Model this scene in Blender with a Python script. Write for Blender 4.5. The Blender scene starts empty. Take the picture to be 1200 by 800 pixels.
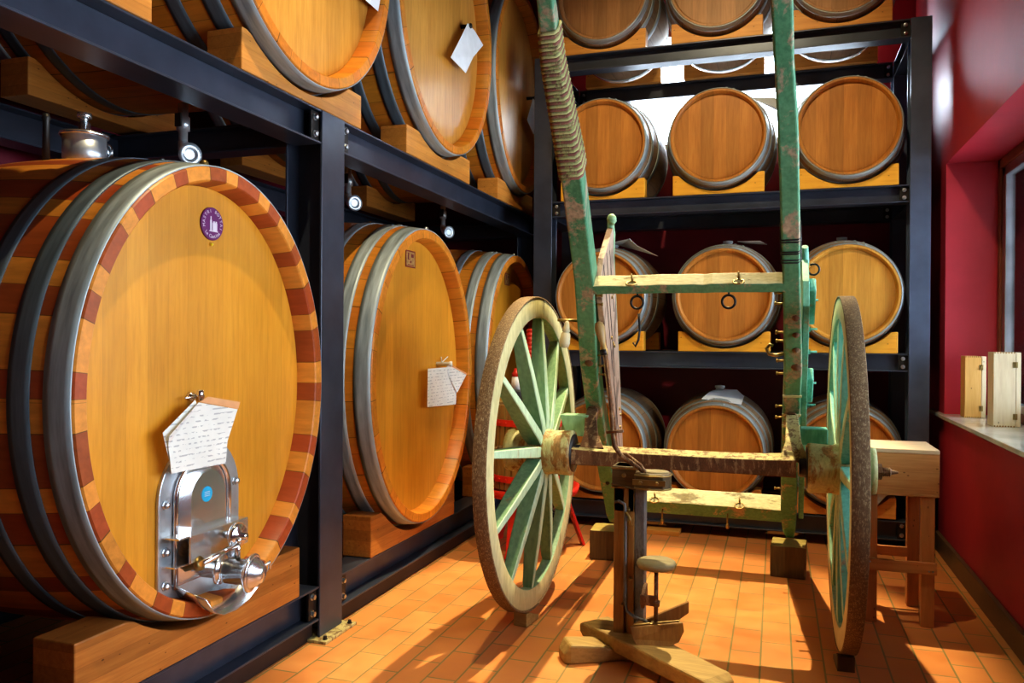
import bpy, bmesh, math, random
from mathutils import Vector, Matrix
random.seed(7)
SC = bpy.context.scene
COL = SC.collection
PI = math.pi
V = Vector

# ------------------------------------------------------------------ materials
def nm(name):
    m = bpy.data.materials.new(name); m.use_nodes = True
    nt = m.node_tree; b = nt.nodes['Principled BSDF']
    return m, nt, b
def N(nt, t, **kw):
    n = nt.nodes.new(t)
    for k, v in kw.items():
        if k.startswith('i_'):
            n.inputs[k[2:].replace('_', ' ')].default_value = v
        else: setattr(n, k, v)
    return n
def L(nt, a, b): nt.links.new(a, b)
def math_(nt, op, a, b=None, c=None):
    n = nt.nodes.new('ShaderNodeMath'); n.operation = op
    for i, x in enumerate((a, b, c)):
        if x is None: continue
        if isinstance(x, (int, float)): n.inputs[i].default_value = x
        else: L(nt, x, n.inputs[i])
    return n.outputs[0]
def ramp(nt, fac, stops):
    r = nt.nodes.new('ShaderNodeValToRGB'); L(nt, fac, r.inputs[0])
    els = r.color_ramp.elements
    while len(els) < len(stops): els.new(0.5)
    for e, (p, c) in zip(els, stops):
        e.position = p; e.color = (*c, 1)
    return r.outputs[0]
def mix(nt, fac, a, b, mode='MIX'):
    n = nt.nodes.new('ShaderNodeMix'); n.data_type = 'RGBA'; n.blend_type = mode
    for i, x in ((0, fac), (6, a), (7, b)):
        if isinstance(x, (int, float)): n.inputs[i].default_value = x
        elif isinstance(x, tuple): n.inputs[i].default_value = (*x, 1)
        else: L(nt, x, n.inputs[i])
    return n.outputs[2]
def noise(nt, vec, scale, detail=4, rough=.55, dist=0):
    n = N(nt, 'ShaderNodeTexNoise'); n.inputs['Scale'].default_value = scale
    n.inputs['Detail'].default_value = detail; n.inputs['Roughness'].default_value = rough
    n.inputs['Distortion'].default_value = dist
    if vec is not None: L(nt, vec, n.inputs['Vector'])
    return n.outputs['Fac']
def objco(nt, scale=(1, 1, 1), loc=(0, 0, 0)):
    t = N(nt, 'ShaderNodeTexCoord'); m = N(nt, 'ShaderNodeMapping')
    m.inputs['Scale'].default_value = scale; m.inputs['Location'].default_value = loc
    L(nt, t.outputs['Object'], m.inputs[0]); return m.outputs[0]
def bump(nt, b, h, strength=.2, dist=.005):
    n = N(nt, 'ShaderNodeBump'); n.inputs['Strength'].default_value = strength
    n.inputs['Distance'].default_value = dist
    L(nt, h, n.inputs['Height']); L(nt, n.outputs[0], b.inputs['Normal'])

def m_plain(name, col, rough=.5, metal=0., var=.15, scale=12, spec=.5, bumps=0.):
    m, nt, b = nm(name)
    n = noise(nt, objco(nt), scale)
    d = tuple(c * (1 - var) for c in col); l = tuple(min(1, c * (1 + var)) for c in col)
    L(nt, ramp(nt, n, [(.3, d), (.7, l)]), b.inputs['Base Color'])
    b.inputs['Roughness'].default_value = rough; b.inputs['Metallic'].default_value = metal
    b.inputs['Specular IOR Level'].default_value = spec
    if bumps: bump(nt, b, n, bumps)
    return m
def m_wood(name, dark, mid, light, axis='z', plank=None, plank_w=.09, rough=.5, gscale=1., knots=False, pvar=.35, coat=0., spec=.4, phase=0.):
    """grain runs along axis; plank = axis across which boards change tone"""
    m, nt, b = nm(name)
    s = [9 * gscale] * 3; s['xyz'.index(axis)] = .7 * gscale
    co = objco(nt, tuple(s))
    t = N(nt, 'ShaderNodeTexCoord'); sx = N(nt, 'ShaderNodeSeparateXYZ'); L(nt, t.outputs['Object'], sx.inputs[0])
    g = noise(nt, co, 6, 6, .6, .4)
    g2 = noise(nt, co, 22, 3, .5)
    f = math_(nt, 'ADD', math_(nt, 'MULTIPLY', g, .75), math_(nt, 'MULTIPLY', g2, .25))
    colr = ramp(nt, f, [(.28, dark), (.5, mid), (.72, light)])
    big = noise(nt, objco(nt), 2.2, 3)
    colr = mix(nt, .35, colr, ramp(nt, big, [(.3, tuple(c * .62 for c in mid)), (.7, light)]))
    h = f
    if plank:
        p = math_(nt, 'DIVIDE', math_(nt, 'ADD', sx.outputs['xyz'.index(plank)], 10 + phase), plank_w)
        fl = math_(nt, 'FLOOR', p)
        w = N(nt, 'ShaderNodeTexWhiteNoise', noise_dimensions='1D'); L(nt, fl, w.inputs['W'])
        k = math_(nt, 'MULTIPLY_ADD', w.outputs['Value'], pvar, 1 - pvar * .55)
        cc = N(nt, 'ShaderNodeCombineXYZ')
        for i in range(3): L(nt, k, cc.inputs[i])
        colr = mix(nt, 1., colr, cc.outputs[0], 'MULTIPLY')
        fr = math_(nt, 'FRACT', p)
        seam = math_(nt, 'LESS_THAN', math_(nt, 'ABSOLUTE', math_(nt, 'SUBTRACT', fr, .5)), .5 - .0006 / plank_w)
        colr = mix(nt, math_(nt, 'MULTIPLY_ADD', seam, .45, .55), tuple(c * .6 for c in dark), colr)
    if knots:
        v = N(nt, 'ShaderNodeTexVoronoi'); s2 = [7.] * 3; s2['xyz'.index(axis)] = 3.5
        L(nt, objco(nt, tuple(s2), (.3, .1, .7)), v.inputs['Vector'])
        kn = math_(nt, 'LESS_THAN', v.outputs['Distance'], .085)
        colr = mix(nt, math_(nt, 'MULTIPLY', kn, .75), colr, tuple(c * .28 for c in dark))
    L(nt, colr, b.inputs['Base Color'])
    b.inputs['Roughness'].default_value = rough; b.inputs['Specular IOR Level'].default_value = spec
    if coat: b.inputs['Coat Weight'].default_value = coat; b.inputs['Coat Roughness'].default_value = .25
    bump(nt, b, h, .12, .003)
    return m
def m_staves(name, cA, cB, n_st, a, bb, alt=.9, rough=.42, grain=(.8, .35)):
    """barrel staves: colour steps around the axis (local Y)"""
    m, nt, b = nm(name)
    t = N(nt, 'ShaderNodeTexCoord'); sx = N(nt, 'ShaderNodeSeparateXYZ'); L(nt, t.outputs['Object'], sx.inputs[0])
    x = math_(nt, 'DIVIDE', sx.outputs[0], a); z = math_(nt, 'DIVIDE', sx.outputs[2], bb)
    ang = math_(nt, 'ARCTAN2', z, x)
    p = math_(nt, 'MULTIPLY', math_(nt, 'ADD', ang, PI), n_st / (2 * PI))
    # uneven stave widths
    p = math_(nt, 'ADD', p, math_(nt, 'MULTIPLY', math_(nt, 'SINE', math_(nt, 'MULTIPLY', p, 2.3)), .22))
    fl = math_(nt, 'FLOOR', p)
    w = N(nt, 'ShaderNodeTexWhiteNoise', noise_dimensions='1D'); L(nt, fl, w.inputs['W'])
    par = math_(nt, 'MODULO', fl, 2)
    fac = math_(nt, 'ADD', math_(nt, 'MULTIPLY', par, alt), math_(nt, 'MULTIPLY', w.outputs['Value'], 1 - alt))
    co = objco(nt, (9, .9, 9))
    g = noise(nt, co, 5, 5, .6, .3)
    base = mix(nt, fac, cA, cB)
    k = math_(nt, 'MULTIPLY_ADD', w.outputs['Value'], .35, math_(nt, 'MULTIPLY_ADD', g, .8, .42))
    cc = N(nt, 'ShaderNodeCombineXYZ')
    for i in range(3): L(nt, k, cc.inputs[i])
    colr = mix(nt, 1., base, cc.outputs[0], 'MULTIPLY')
    fr = math_(nt, 'FRACT', p)
    seam = math_(nt, 'LESS_THAN', math_(nt, 'ABSOLUTE', math_(nt, 'SUBTRACT', fr, .5)), .488)
    colr = mix(nt, seam, tuple(c * .22 for c in cA), colr)
    L(nt, colr, b.inputs['Base Color'])
    b.inputs['Roughness'].default_value = rough
    b.inputs['Specular IOR Level'].default_value = .4
    bump(nt, b, g, .1, .003)
    return m
def m_worn(name, paint, paint2, bare, amount=.45, rough=.6, scale=5, axis='z', edge=(.5, .56)):
    """flaking paint over bare wood / metal"""
    m, nt, b = nm(name)
    s = [1.6] * 3; s['xyz'.index(axis)] = .5
    n1 = noise(nt, objco(nt, tuple(s)), scale, 8, .72, .3)
    n2 = noise(nt, objco(nt), scale * .5, 4)
    n3 = noise(nt, objco(nt, tuple(x * 6 for x in s)), scale * 1.5, 4)
    pc = ramp(nt, n2, [(.35, paint), (.65, paint2)])
    pc = mix(nt, .4, pc, ramp(nt, n3, [(.3, tuple(c * .45 for c in paint)), (.7, paint2)]))
    bc = ramp(nt, n3, [(.3, tuple(c * .5 for c in bare)), (.7, bare)])
    th = .56 - (amount - .34) * .55 - .05
    f = ramp(nt, n1, [(th - .03 + .08, (0, 0, 0)), (th + .11, (1, 1, 1))])
    L(nt, mix(nt, f, pc, bc), b.inputs['Base Color'])
    b.inputs['Roughness'].default_value = rough
    bump(nt, b, n1, .35, .004)
    return m
def m_metal(name, col, rough=.3, metal=1., var=.25, scale=9, stretch=None):
    m, nt, b = nm(name)
    n = noise(nt, objco(nt, stretch or (1, 1, 1)), scale, 6, .6)
    L(nt, ramp(nt, n, [(.3, tuple(c * (1 - var) for c in col)), (.7, col)]), b.inputs['Base Color'])
    L(nt, ramp(nt, n, [(.3, (rough * .8,) * 3), (.7, (min(1, rough * 1.3),) * 3)]), b.inputs['Roughness'])
    b.inputs['Metallic'].default_value = metal
    return m

def m_tiles():
    m, nt, b = nm('terracotta floor tiles')
    t = N(nt, 'ShaderNodeTexCoord'); sx = N(nt, 'ShaderNodeSeparateXYZ'); L(nt, t.outputs['Object'], sx.inputs[0])
    cb = N(nt, 'ShaderNodeCombineXYZ')
    L(nt, math_(nt, 'ADD', sx.outputs[1], 20 * .246 - 2.955 + .123 * 0), cb.inputs[0])
    L(nt, math_(nt, 'ADD', sx.outputs[0], .049 + 112 * .112), cb.inputs[1])
    br = N(nt, 'ShaderNodeTexBrick'); L(nt, cb.outputs[0], br.inputs['Vector'])
    br.inputs['Scale'].default_value = 1; br.inputs['Brick Width'].default_value = .246
    br.inputs['Row Height'].default_value = .112; br.inputs['Mortar Size'].default_value = .0040
    br.inputs['Mortar Smooth'].default_value = .3
    br.offset = .5
    br.inputs['Color1'].default_value = (.68, .26, .075, 1); br.inputs['Color2'].default_value = (.76, .32, .105, 1)
    br.inputs['Mortar'].default_value = (.30, .24, .09, 1)
    n = noise(nt, objco(nt), 9, 6, .65)
    n2 = noise(nt, objco(nt), 1.3, 3)
    c = mix(nt, .30, br.outputs['Color'], ramp(nt, n, [(.3, (.32, .3, .28)), (.7, (.72, .70, .66))]), 'OVERLAY')
    c = mix(nt, .35, c, ramp(nt, n2, [(.35, (.45, .4, .4)), (.65, (1.1, 1.05, 1.))]), 'MULTIPLY')
    L(nt, c, b.inputs['Base Color'])
    L(nt, ramp(nt, n, [(.3, (.30,) * 3), (.7, (.5,) * 3)]), b.inputs['Roughness'])
    b.inputs['Specular IOR Level'].default_value = .45
    inv = math_(nt, 'SUBTRACT', 1, br.outputs['Fac'])
    bump(nt, b, math_(nt, 'ADD', inv, math_(nt, 'MULTIPLY', n, .15)), .5, .003)
    return m
def m_paper(name, tint=(.85, .84, .78), sx_='y', band=False):
    m, nt, b = nm(name)
    t = N(nt, 'ShaderNodeTexCoord'); s = N(nt, 'ShaderNodeSeparateXYZ'); L(nt, t.outputs['Object'], s.inputs[0])
    z = math_(nt, 'FRACT', math_(nt, 'MULTIPLY', s.outputs[2], 62))
    line = math_(nt, 'LESS_THAN', z, .28)
    w = noise(nt, objco(nt, (30, 30, 62)), 1.3, 2)
    on = math_(nt, 'GREATER_THAN', w, .52)
    f = math_(nt, 'MULTIPLY', math_(nt, 'MULTIPLY', line, on), .55)
    n = noise(nt, objco(nt), 8, 3)
    base = ramp(nt, n, [(.3, tuple(c * .85 for c in tint)), (.7, tint)])
    L(nt, mix(nt, f, base, (.22, .22, .25)), b.inputs['Base Color'])
    b.inputs['Roughness'].default_value = .45
    return m
def m_wall(name, col, rough=.42, var=.18):
    m, nt, b = nm(name)
    n = noise(nt, objco(nt), 1.6, 5, .6); n2 = noise(nt, objco(nt), 40, 4)
    L(nt, ramp(nt, n, [(.3, tuple(c * (1 - var) for c in col)), (.7, tuple(c * (1 + var) for c in col))]), b.inputs['Base Color'])
    b.inputs['Roughness'].default_value = rough
    b.inputs['Specular IOR Level'].default_value = .5
    bump(nt, b, n2, .08, .003)
    return m

MT = {}
MT['tiles'] = m_tiles()
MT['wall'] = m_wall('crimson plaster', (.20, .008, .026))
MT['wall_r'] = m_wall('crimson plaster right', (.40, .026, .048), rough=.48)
MT['ceil'] = m_wall('dark ceiling plaster', (.10, .07, .06), .8)
MT['base'] = m_plain('dark baseboard tile', (.12, .075, .04), .35)
MT['marble'] = m_plain('pale marble', (.62, .63, .58), .12, var=.22, scale=5)
MT['winwood'] = m_wood('window frame wood', (.08, .02, .012), (.16, .045, .025), (.24, .08, .04), 'z')
MT['alu'] = m_metal('aluminium frame', (.55, .56, .60), .35)
MT['steel'] = m_plain('slate painted steel', (.060, .070, .100), .33, metal=.35, var=.22, scale=6, spec=.6)
MT['shade_strip'] = m_plain('dark rack shadow strip', (.035, .018, .014), .6)
MT['steel_daylit'] = m_plain('slate steel with daylight tint', (.085, .112, .180), .36, metal=.2, var=.18, scale=6, spec=.6)  # lighter bluish base stands in for daylight glint on the right columns
MT['bolt'] = m_metal('zinc bolts', (.62, .66, .70), .28)
MT['galv'] = m_metal('galvanised hoop', (.50, .57, .59), .48, .45, .45, 6, (1, 9, 1))
MT['galvdark'] = m_metal('dull steel hoop', (.17, .22, .26), .45, .45, .40, 6, (1, 9, 1))
MT['stainless'] = m_metal('stainless steel', (.80, .81, .82), .20, .92, .12, 4)
MT['stainless2'] = m_metal('brushed stainless', (.60, .64, .68), .34, .75, .18, 20)
MT['chrome'] = m_metal('polished fitting', (.86, .86, .86), .12, .95, .08, 4)
MT['head'] = m_wood('amber cask head', (.50, .20, .016), (.66, .285, .024), (.76, .36, .040), 'z', 'x', .082, .38, pvar=.20, coat=.2)
MT['head2'] = m_wood('honey cask head', (.42, .17, .025), (.62, .29, .05), (.76, .40, .09), 'z', 'x', .105, .36, pvar=.26, coat=.3)
MT['headS'] = m_wood('small barrel head', (.30, .105, .018), (.46, .18, .032), (.58, .26, .055), 'z', 'x', .075, .45, pvar=.32)
MT['headS2'] = m_wood('small barrel head pale', (.36, .165, .025), (.54, .265, .042), (.65, .36, .07), 'z', 'x', .075, .45, pvar=.28)
MT['headT'] = m_wood('small barrel head greyed', (.27, .13, .05), (.42, .21, .08), (.52, .28, .12), 'z', 'x', .085, .5, pvar=.35)
MT['stv_alt'] = m_staves('two-tone staves', (.70, .28, .045), (.33, .062, .018), 44, .58, .70, .86)
MT['stv_big'] = m_staves('amber staves', (.68, .27, .030), (.50, .15, .016), 40, .6, .72, .25)
MT['stv_small'] = m_staves('weathered staves', (.36, .24, .14), (.25, .16, .095), 30, .3, .3, .2, .6)
MT['stv_smallo'] = m_staves('honey staves', (.50, .26, .07), (.36, .16, .04), 30, .3, .3, .2, .5)
MT['cradle'] = m_wood('orange pine cradle', (.52, .20, .035), (.70, .31, .06), (.82, .42, .10), 'x', None, rough=.5, knots=True)
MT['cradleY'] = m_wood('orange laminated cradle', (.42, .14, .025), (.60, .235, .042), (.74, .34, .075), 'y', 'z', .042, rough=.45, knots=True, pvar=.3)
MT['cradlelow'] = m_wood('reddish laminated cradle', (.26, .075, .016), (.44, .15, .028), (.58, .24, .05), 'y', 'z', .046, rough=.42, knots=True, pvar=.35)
MT['pineY'] = m_wood('yellow pine cradle', (.62, .25, .02), (.80, .37, .03), (.88, .46, .05), 'x', None, rough=.5, knots=True)
MT['table'] = m_wood('raw larch', (.44, .17, .05), (.60, .27, .09), (.72, .37, .15), 'x', 'z', .075, rough=.55, knots=True, pvar=.2)
MT['tablez'] = m_wood('raw larch upright', (.40, .15, .045), (.56, .24, .08), (.66, .33, .13), 'z', rough=.55, knots=True)
MT['tabletop'] = m_wood('raw larch top', (.55, .36, .2), (.72, .52, .32), (.82, .64, .42), 'x', rough=.5)
MT['boxA'] = m_wood('honey pine box', (.55, .28, .07), (.72, .42, .13), (.82, .54, .2), 'z', rough=.45, knots=True)
MT['boxB'] = m_wood('white pine box', (.58, .44, .28), (.74, .62, .42), (.84, .74, .55), 'z', rough=.5, knots=True)
MT['old'] = m_wood('old oak post', (.15, .068, .018), (.31, .15, .036), (.44, .25, .075), 'z', rough=.6, gscale=1.2)
MT['headwood'] = m_wood('dark iron-bound wood', (.045, .028, .012), (.11, .07, .03), (.18, .12, .05), 'x', rough=.5)
MT['oldfoot'] = m_wood('worn foot timber', (.20, .12, .04), (.40, .25, .08), (.55, .38, .14), 'x', rough=.65)
MT['oldgrey'] = m_wood('greyed disc wood', (.13, .10, .05), (.26, .21, .11), (.38, .32, .18), 'x', rough=.7)
MT['block'] = m_wood('dark block timber', (.05, .03, .012), (.11, .065, .025), (.18, .12, .05), 'z', rough=.7)
MT['blocktop'] = m_wood('block end grain', (.22, .16, .04), (.36, .27, .07), (.45, .36, .12), 'x', rough=.7)
MT['green'] = m_worn('worn green paint', (.035, .17, .075), (.13, .33, .18), (.42, .32, .21), .40, axis='z')
MT['greenlo'] = m_worn('olive green paint', (.09, .17, .03), (.20, .30, .07), (.38, .24, .06), .34)
MT['greenpale'] = m_worn('pale green paint', (.20, .38, .20), (.34, .52, .32), (.46, .34, .14), .25)
MT['teal'] = m_worn('teal green paint', (.06, .30, .20), (.20, .48, .36), (.45, .30, .16), .25)
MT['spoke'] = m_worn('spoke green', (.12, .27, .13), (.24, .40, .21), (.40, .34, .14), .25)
MT['spoke_lit'] = m_worn('lit spoke face green', (.42, .60, .38), (.56, .70, .46), (.50, .44, .22), .25)  # paler green paints cart-side light onto the spokes' inner faces
MT['cream'] = m_worn('worn cream of lit bar tops and battens', (.58, .52, .26), (.72, .66, .38), (.34, .27, .12), .36, axis='x', scale=9)
MT['rim'] = m_worn('cream rim paint', (.52, .47, .22), (.66, .60, .33), (.28, .24, .12), .24, scale=4)
MT['pink'] = m_worn('bare pinkish board', (.40, .26, .19), (.56, .42, .32), (.24, .17, .13), .42, axis='z')
MT['rust'] = m_worn('rusted iron', (.10, .042, .016), (.22, .10, .04), (.40, .25, .12), .40, .8, 30)
MT['tyre'] = m_worn('rusted tyre iron', (.13, .07, .03), (.24, .14, .06), (.50, .36, .18), .40, .75, 150)
MT['hub'] = m_worn('hub paint', (.34, .36, .12), (.56, .50, .24), (.38, .20, .05), .42, .6, 9)
MT['axle'] = m_worn('ochre worn iron', (.42, .34, .12), (.60, .50, .22), (.26, .15, .06), .45, .75, 25)
MT['dark'] = m_plain('black iron', (.035, .032, .03), .45, metal=.6, var=.4)
MT['greyiron'] = m_worn('grey iron strip', (.10, .10, .10), (.22, .22, .22), (.09, .06, .04), .35, .55, 14)
MT['brass'] = m_metal('old brass', (.42, .30, .12), .4, .9, .4, 15)
MT['rope'] = m_worn('dark cord binding', (.14, .05, .035), (.26, .11, .075), (.30, .28, .10), .4, .9, 20)
MT['ropegreen'] = m_worn('faded cord', (.30, .30, .11), (.42, .40, .17), (.20, .12, .06), .35, .9, 20)
MT['red'] = m_plain('red enamel', (.62, .030, .018), .35, var=.2)
MT['slat'] = m_wood('press slats', (.16, .09, .025), (.32, .20, .06), (.44, .30, .11), 'z', rough=.6)
MT['white'] = m_plain('white plastic', (.75, .76, .78), .4, var=.06)
MT['black'] = m_plain('black rubber', (.012, .012, .014), .5)
MT['silicone'] = m_plain('grey silicone bung', (.55, .58, .60), .5, var=.1)
MT['paper'] = m_paper('printed form')
MT['paperblue'] = m_plain('blank plastic sleeve', (.78, .82, .86), .3, var=.08)
MT['paperband'] = m_plain('orange form edge', (.72, .36, .16), .5)
MT['purple'] = m_plain('purple emblem', (.17, .025, .15), .3, var=.15)
MT['inkwhite'] = m_plain('pale lettering', (.72, .66, .74), .4, var=.05)
MT['blue'] = m_plain('blue sticker', (.02, .36, .62), .35, var=.15)
MT['plate'] = m_plain('ochre plate', (.42, .24, .08), .4, var=.3, scale=60)
MT['platered'] = m_plain('maroon print', (.20, .02, .02), .4)
MT['yellow'] = m_plain('yellow pin', (.85, .68, .03), .3)
MT['bluetape'] = m_plain('blue tape', (.02, .05, .35), .4)
MT['handlewood'] = m_wood('worn tan handle', (.24, .13, .04), (.42, .26, .09), (.55, .38, .16), 'z', rough=.45)
MT['bobbin'] = m_wood('turned pale wood', (.42, .33, .18), (.60, .50, .30), (.72, .63, .42), 'z', rough=.5)
def m_glass():
    m, nt, b = nm('window glass')
    b.inputs['Base Color'].default_value = (1, 1, 1, 1); b.inputs['Roughness'].default_value = .02
    b.inputs['Transmission Weight'].default_value = 1; b.inputs['IOR'].default_value = 1.45
    tr = N(nt, 'ShaderNodeBsdfTransparent'); gl = N(nt, 'ShaderNodeBsdfGlossy'); gl.inputs['Roughness'].default_value = .03
    fr = N(nt, 'ShaderNodeFresnel'); mx = N(nt, 'ShaderNodeMixShader')
    L(nt, fr.outputs[0], mx.inputs[0]); L(nt, tr.outputs[0], mx.inputs[1]); L(nt, gl.outputs[0], mx.inputs[2])
    L(nt, mx.outputs[0], nt.nodes['Material Output'].inputs[0])
    return m
MT['glass'] = m_glass()

# ------------------------------------------------------------------ geometry helpers
def add_box(bm, lo, hi, mat=0, M=None):
    vs = [bm.verts.new((x, y, z)) for x in (lo[0], hi[0]) for y in (lo[1], hi[1]) for z in (lo[2], hi[2])]
    fs = []
    for idx in ((0, 1, 3, 2), (4, 6, 7, 5), (0, 4, 5, 1), (2, 3, 7, 6), (0, 2, 6, 4), (1, 5, 7, 3)):
        f = bm.faces.new([vs[i] for i in idx]); f.material_index = mat; fs.append(f)
    if M is not None:
        for v in vs: v.co = M @ v.co
    return vs
def add_obox(bm, c, ax, ay, az, mat=0):
    """oriented box: centre and three half vectors"""
    c, ax, ay, az = V(c), V(ax), V(ay), V(az)
    vs = [bm.verts.new(c + i * ax + j * ay + k * az) for i in (-1, 1) for j in (-1, 1) for k in (-1, 1)]
    for idx in ((0, 1, 3, 2), (4, 6, 7, 5), (0, 4, 5, 1), (2, 3, 7, 6), (0, 2, 6, 4), (1, 5, 7, 3)):
        f = bm.faces.new([vs[i] for i in idx]); f.material_index = mat
    return vs
def frame_of(d):
    d = d.normalized(); u = d.cross(V((0, 0, 1)))
    if u.length < 1e-3: u = V((1, 0, 0))
    u.normalize(); return u, d.cross(u).normalized()
def add_tube(bm, pts, r, seg=10, mat=0, caps=True, smooth=True):
    pts = [V(p) for p in pts]; n = len(pts)
    rs = r if isinstance(r, (list, tuple)) else [r] * n
    rings = []; u = None
    for i, p in enumerate(pts):
        d = (pts[min(i + 1, n - 1)] - pts[max(i - 1, 0)])
        if d.length < 1e-9: d = V((0, 0, 1))
        d.normalize()
        if u is None: u, w = frame_of(d)
        else:
            u = (u - d * u.dot(d))
            if u.length < 1e-6: u, w = frame_of(d)
            u.normalize()
        w = d.cross(u)
        rings.append([bm.verts.new(p + rs[i] * (math.cos(2 * PI * k / seg) * u + math.sin(2 * PI * k / seg) * w)) for k in range(seg)])
    for a, b in zip(rings, rings[1:]):
        for k in range(seg):
            f = bm.faces.new((a[k], a[(k + 1) % seg], b[(k + 1) % seg], b[k])); f.smooth = smooth; f.material_index = mat
    if caps:
        for rg, rev in ((rings[0], True), (rings[-1], False)):
            f = bm.faces.new(list(reversed(rg)) if rev else rg); f.material_index = mat
def add_ring(bm, c, axis, R, r, seg=28, tseg=8, mat=0, a0=0, a1=2 * PI):
    c = V(c); u, w = frame_of(V(axis)); n = seg
    full = abs(a1 - a0 - 2 * PI) < 1e-6
    rings = []
    for i in range(n if full else n + 1):
        t = a0 + (a1 - a0) * i / n
        d = math.cos(t) * u + math.sin(t) * w
        rings.append([bm.verts.new(c + d * (R + r * math.cos(2 * PI * k / tseg)) + V(axis).normalized() * r * math.sin(2 * PI * k / tseg)) for k in range(tseg)])
    m = len(rings)
    for i in range(m if full else m - 1):
        a, b = rings[i], rings[(i + 1) % m]
        for k in range(tseg):
            f = bm.faces.new((a[k], a[(k + 1) % tseg], b[(k + 1) % tseg], b[k])); f.smooth = True; f.material_index = mat
def add_lathe(bm, o, axis, prof, seg=32, mat=0, smooth=True, sc=(1, 1), uv=None):
    """prof: list of (t along axis, radius)"""
    o = V(o); axis = V(axis).normalized(); u, w = uv or frame_of(axis)
    rings = []
    for t, r in prof:
        if r < 1e-6: rings.append([bm.verts.new(o + axis * t)])
        else: rings.append([bm.verts.new(o + axis * t + r * (sc[0] * math.cos(2 * PI * k / seg) * u + sc[1] * math.sin(2 * PI * k / seg) * w)) for k in range(seg)])
    for a, b in zip(rings, rings[1:]):
        for k in range(seg):
            k2 = (k + 1) % seg
            if len(a) == 1 and len(b) == 1: continue
            if len(a) == 1: f = bm.faces.new((a[0], b[k2], b[k]))
            elif len(b) == 1: f = bm.faces.new((a[k], a[k2], b[0]))
            else: f = bm.faces.new((a[k], a[k2], b[k2], b[k]))
            f.smooth = smooth; f.material_index = mat
    for rg, rev in ((rings[0], True), (rings[-1], False)):
        if len(rg) > 1:
            f = bm.faces.new(list(reversed(rg)) if rev else rg); f.material_index = mat
def add_prism(bm, poly, ex, mat=0):
    """poly: list of 3D points, ex: extrusion vector"""
    ex = V(ex); a = [bm.verts.new(V(p)) for p in poly]; b = [bm.verts.new(V(p) + ex) for p in poly]
    n = len(poly)
    f = bm.faces.new(a); f.material_index = mat
    f = bm.faces.new(list(reversed(b))); f.material_index = mat
    for i in range(n):
        f = bm.faces.new((a[i], b[i], b[(i + 1) % n], a[(i + 1) % n])); f.material_index = mat
def off(o):
    p = V((0, 0, 0))
    while o is not None:
        p += o.location; o = o.parent
    return p
def obj(name, bm, mats, parent=None, bevel=0., loc=None, shift=True, seg=2, smooth=False):
    bmesh.ops.recalc_face_normals(bm, faces=bm.faces)
    me = bpy.data.meshes.new(name)
    o = bpy.data.objects.new(name, me)
    if loc is not None: o.location = loc
    if parent is not None: o.parent = parent
    if shift:
        d = off(o)
        for v in bm.verts: v.co -= d
    if smooth:
        for f in bm.faces: f.smooth = True
    bm.to_mesh(me); bm.free()
    for m in (mats if isinstance(mats, (list, tuple)) else [mats]): me.materials.append(m)
    COL.objects.link(o)
    if bevel:
        b = o.modifiers.new('bevel', 'BEVEL'); b.width = bevel; b.segments = seg; b.limit_method = 'ANGLE'; b.angle_limit = .6
    return o
def thing(name, label, cat, loc=(0, 0, 0), rotz=0, group=None):
    o = bpy.data.objects.new(name, None); COL.objects.link(o); o.empty_display_size = .05
    o.location = loc; o.rotation_euler = (0, 0, rotz); o['label'] = label; o['category'] = cat
    if group: o['group'] = group
    return o
def tag(o, label, cat, group=None):
    o['label'] = label; o['category'] = cat
    if group: o['group'] = group
    return o
def struct(name, bm, m, parent=None, bevel=0):
    o = obj(name, bm, m, parent, bevel)
    if parent is None: o['kind'] = 'structure'
    return o
def dup(root, loc, rotz, label, group=None):
    r = root.copy(); COL.objects.link(r); r.location = loc; r.rotation_euler = (0, 0, rotz); r['label'] = label
    if group: r['group'] = group
    for ch in list(root.children):
        c = ch.copy(); COL.objects.link(c); c.parent = r
        for g in list(ch.children):
            d = g.copy(); COL.objects.link(d); d.parent = c
    return r
NB = bmesh.new
def boxobj(name, lo, hi, m, parent=None, bevel=0.):
    b = NB(); add_box(b, lo, hi); return obj(name, b, m, parent, bevel)

# ------------------------------------------------------------------ room shell
XL, XR, YF, YB, ZC = -3.15, .90, -1.6, 6.12, 4.55
b = NB(); add_box(b, (XL - .2, YF - .2, -.12), (XR + .6, YB + .2, 0)); struct('floor', b, MT['tiles'])
b = NB(); add_box(b, (XL - .2, YF - .2, ZC), (XR + .6, YB + .2, ZC + .12)); struct('ceiling', b, MT['ceil'])
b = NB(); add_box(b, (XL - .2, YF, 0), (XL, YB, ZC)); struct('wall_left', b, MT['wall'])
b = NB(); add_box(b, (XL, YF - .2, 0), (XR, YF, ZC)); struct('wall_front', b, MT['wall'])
# back wall with a high window opening
wx0, wx1, wz0, wz1 = -1.16, .64, 2.66, 3.60
b = NB()
add_box(b, (XL, YB, 0), (XR + .3, YB + .25, wz0)); add_box(b, (XL, YB, wz1), (XR + .3, YB + .25, ZC))
add_box(b, (XL, YB, wz0), (wx0, YB + .25, wz1)); add_box(b, (wx1, YB, wz0), (XR + .3, YB + .25, wz1))
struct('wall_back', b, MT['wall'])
b = NB()
for lo, hi in (((wx0, YB + .12, wz0), (wx0 + .06, YB + .18, wz1)), ((wx1 - .09, YB + .02, wz0), (wx1, YB + .18, wz1)),
               ((wx0, YB + .12, wz0), (wx1, YB + .18, wz0 + .05)), ((wx0, YB + .12, wz1 - .06), (wx1, YB + .18, wz1))):
    add_box(b, lo, hi)
w1 = struct('window_1', b, MT['winwood'])
b = NB(); add_box(b, (wx0 + .05, YB + .145, wz0 + .04), (wx1 - .08, YB + .15, wz1 - .05)); obj('pane', b, MT['glass'], w1)
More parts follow.
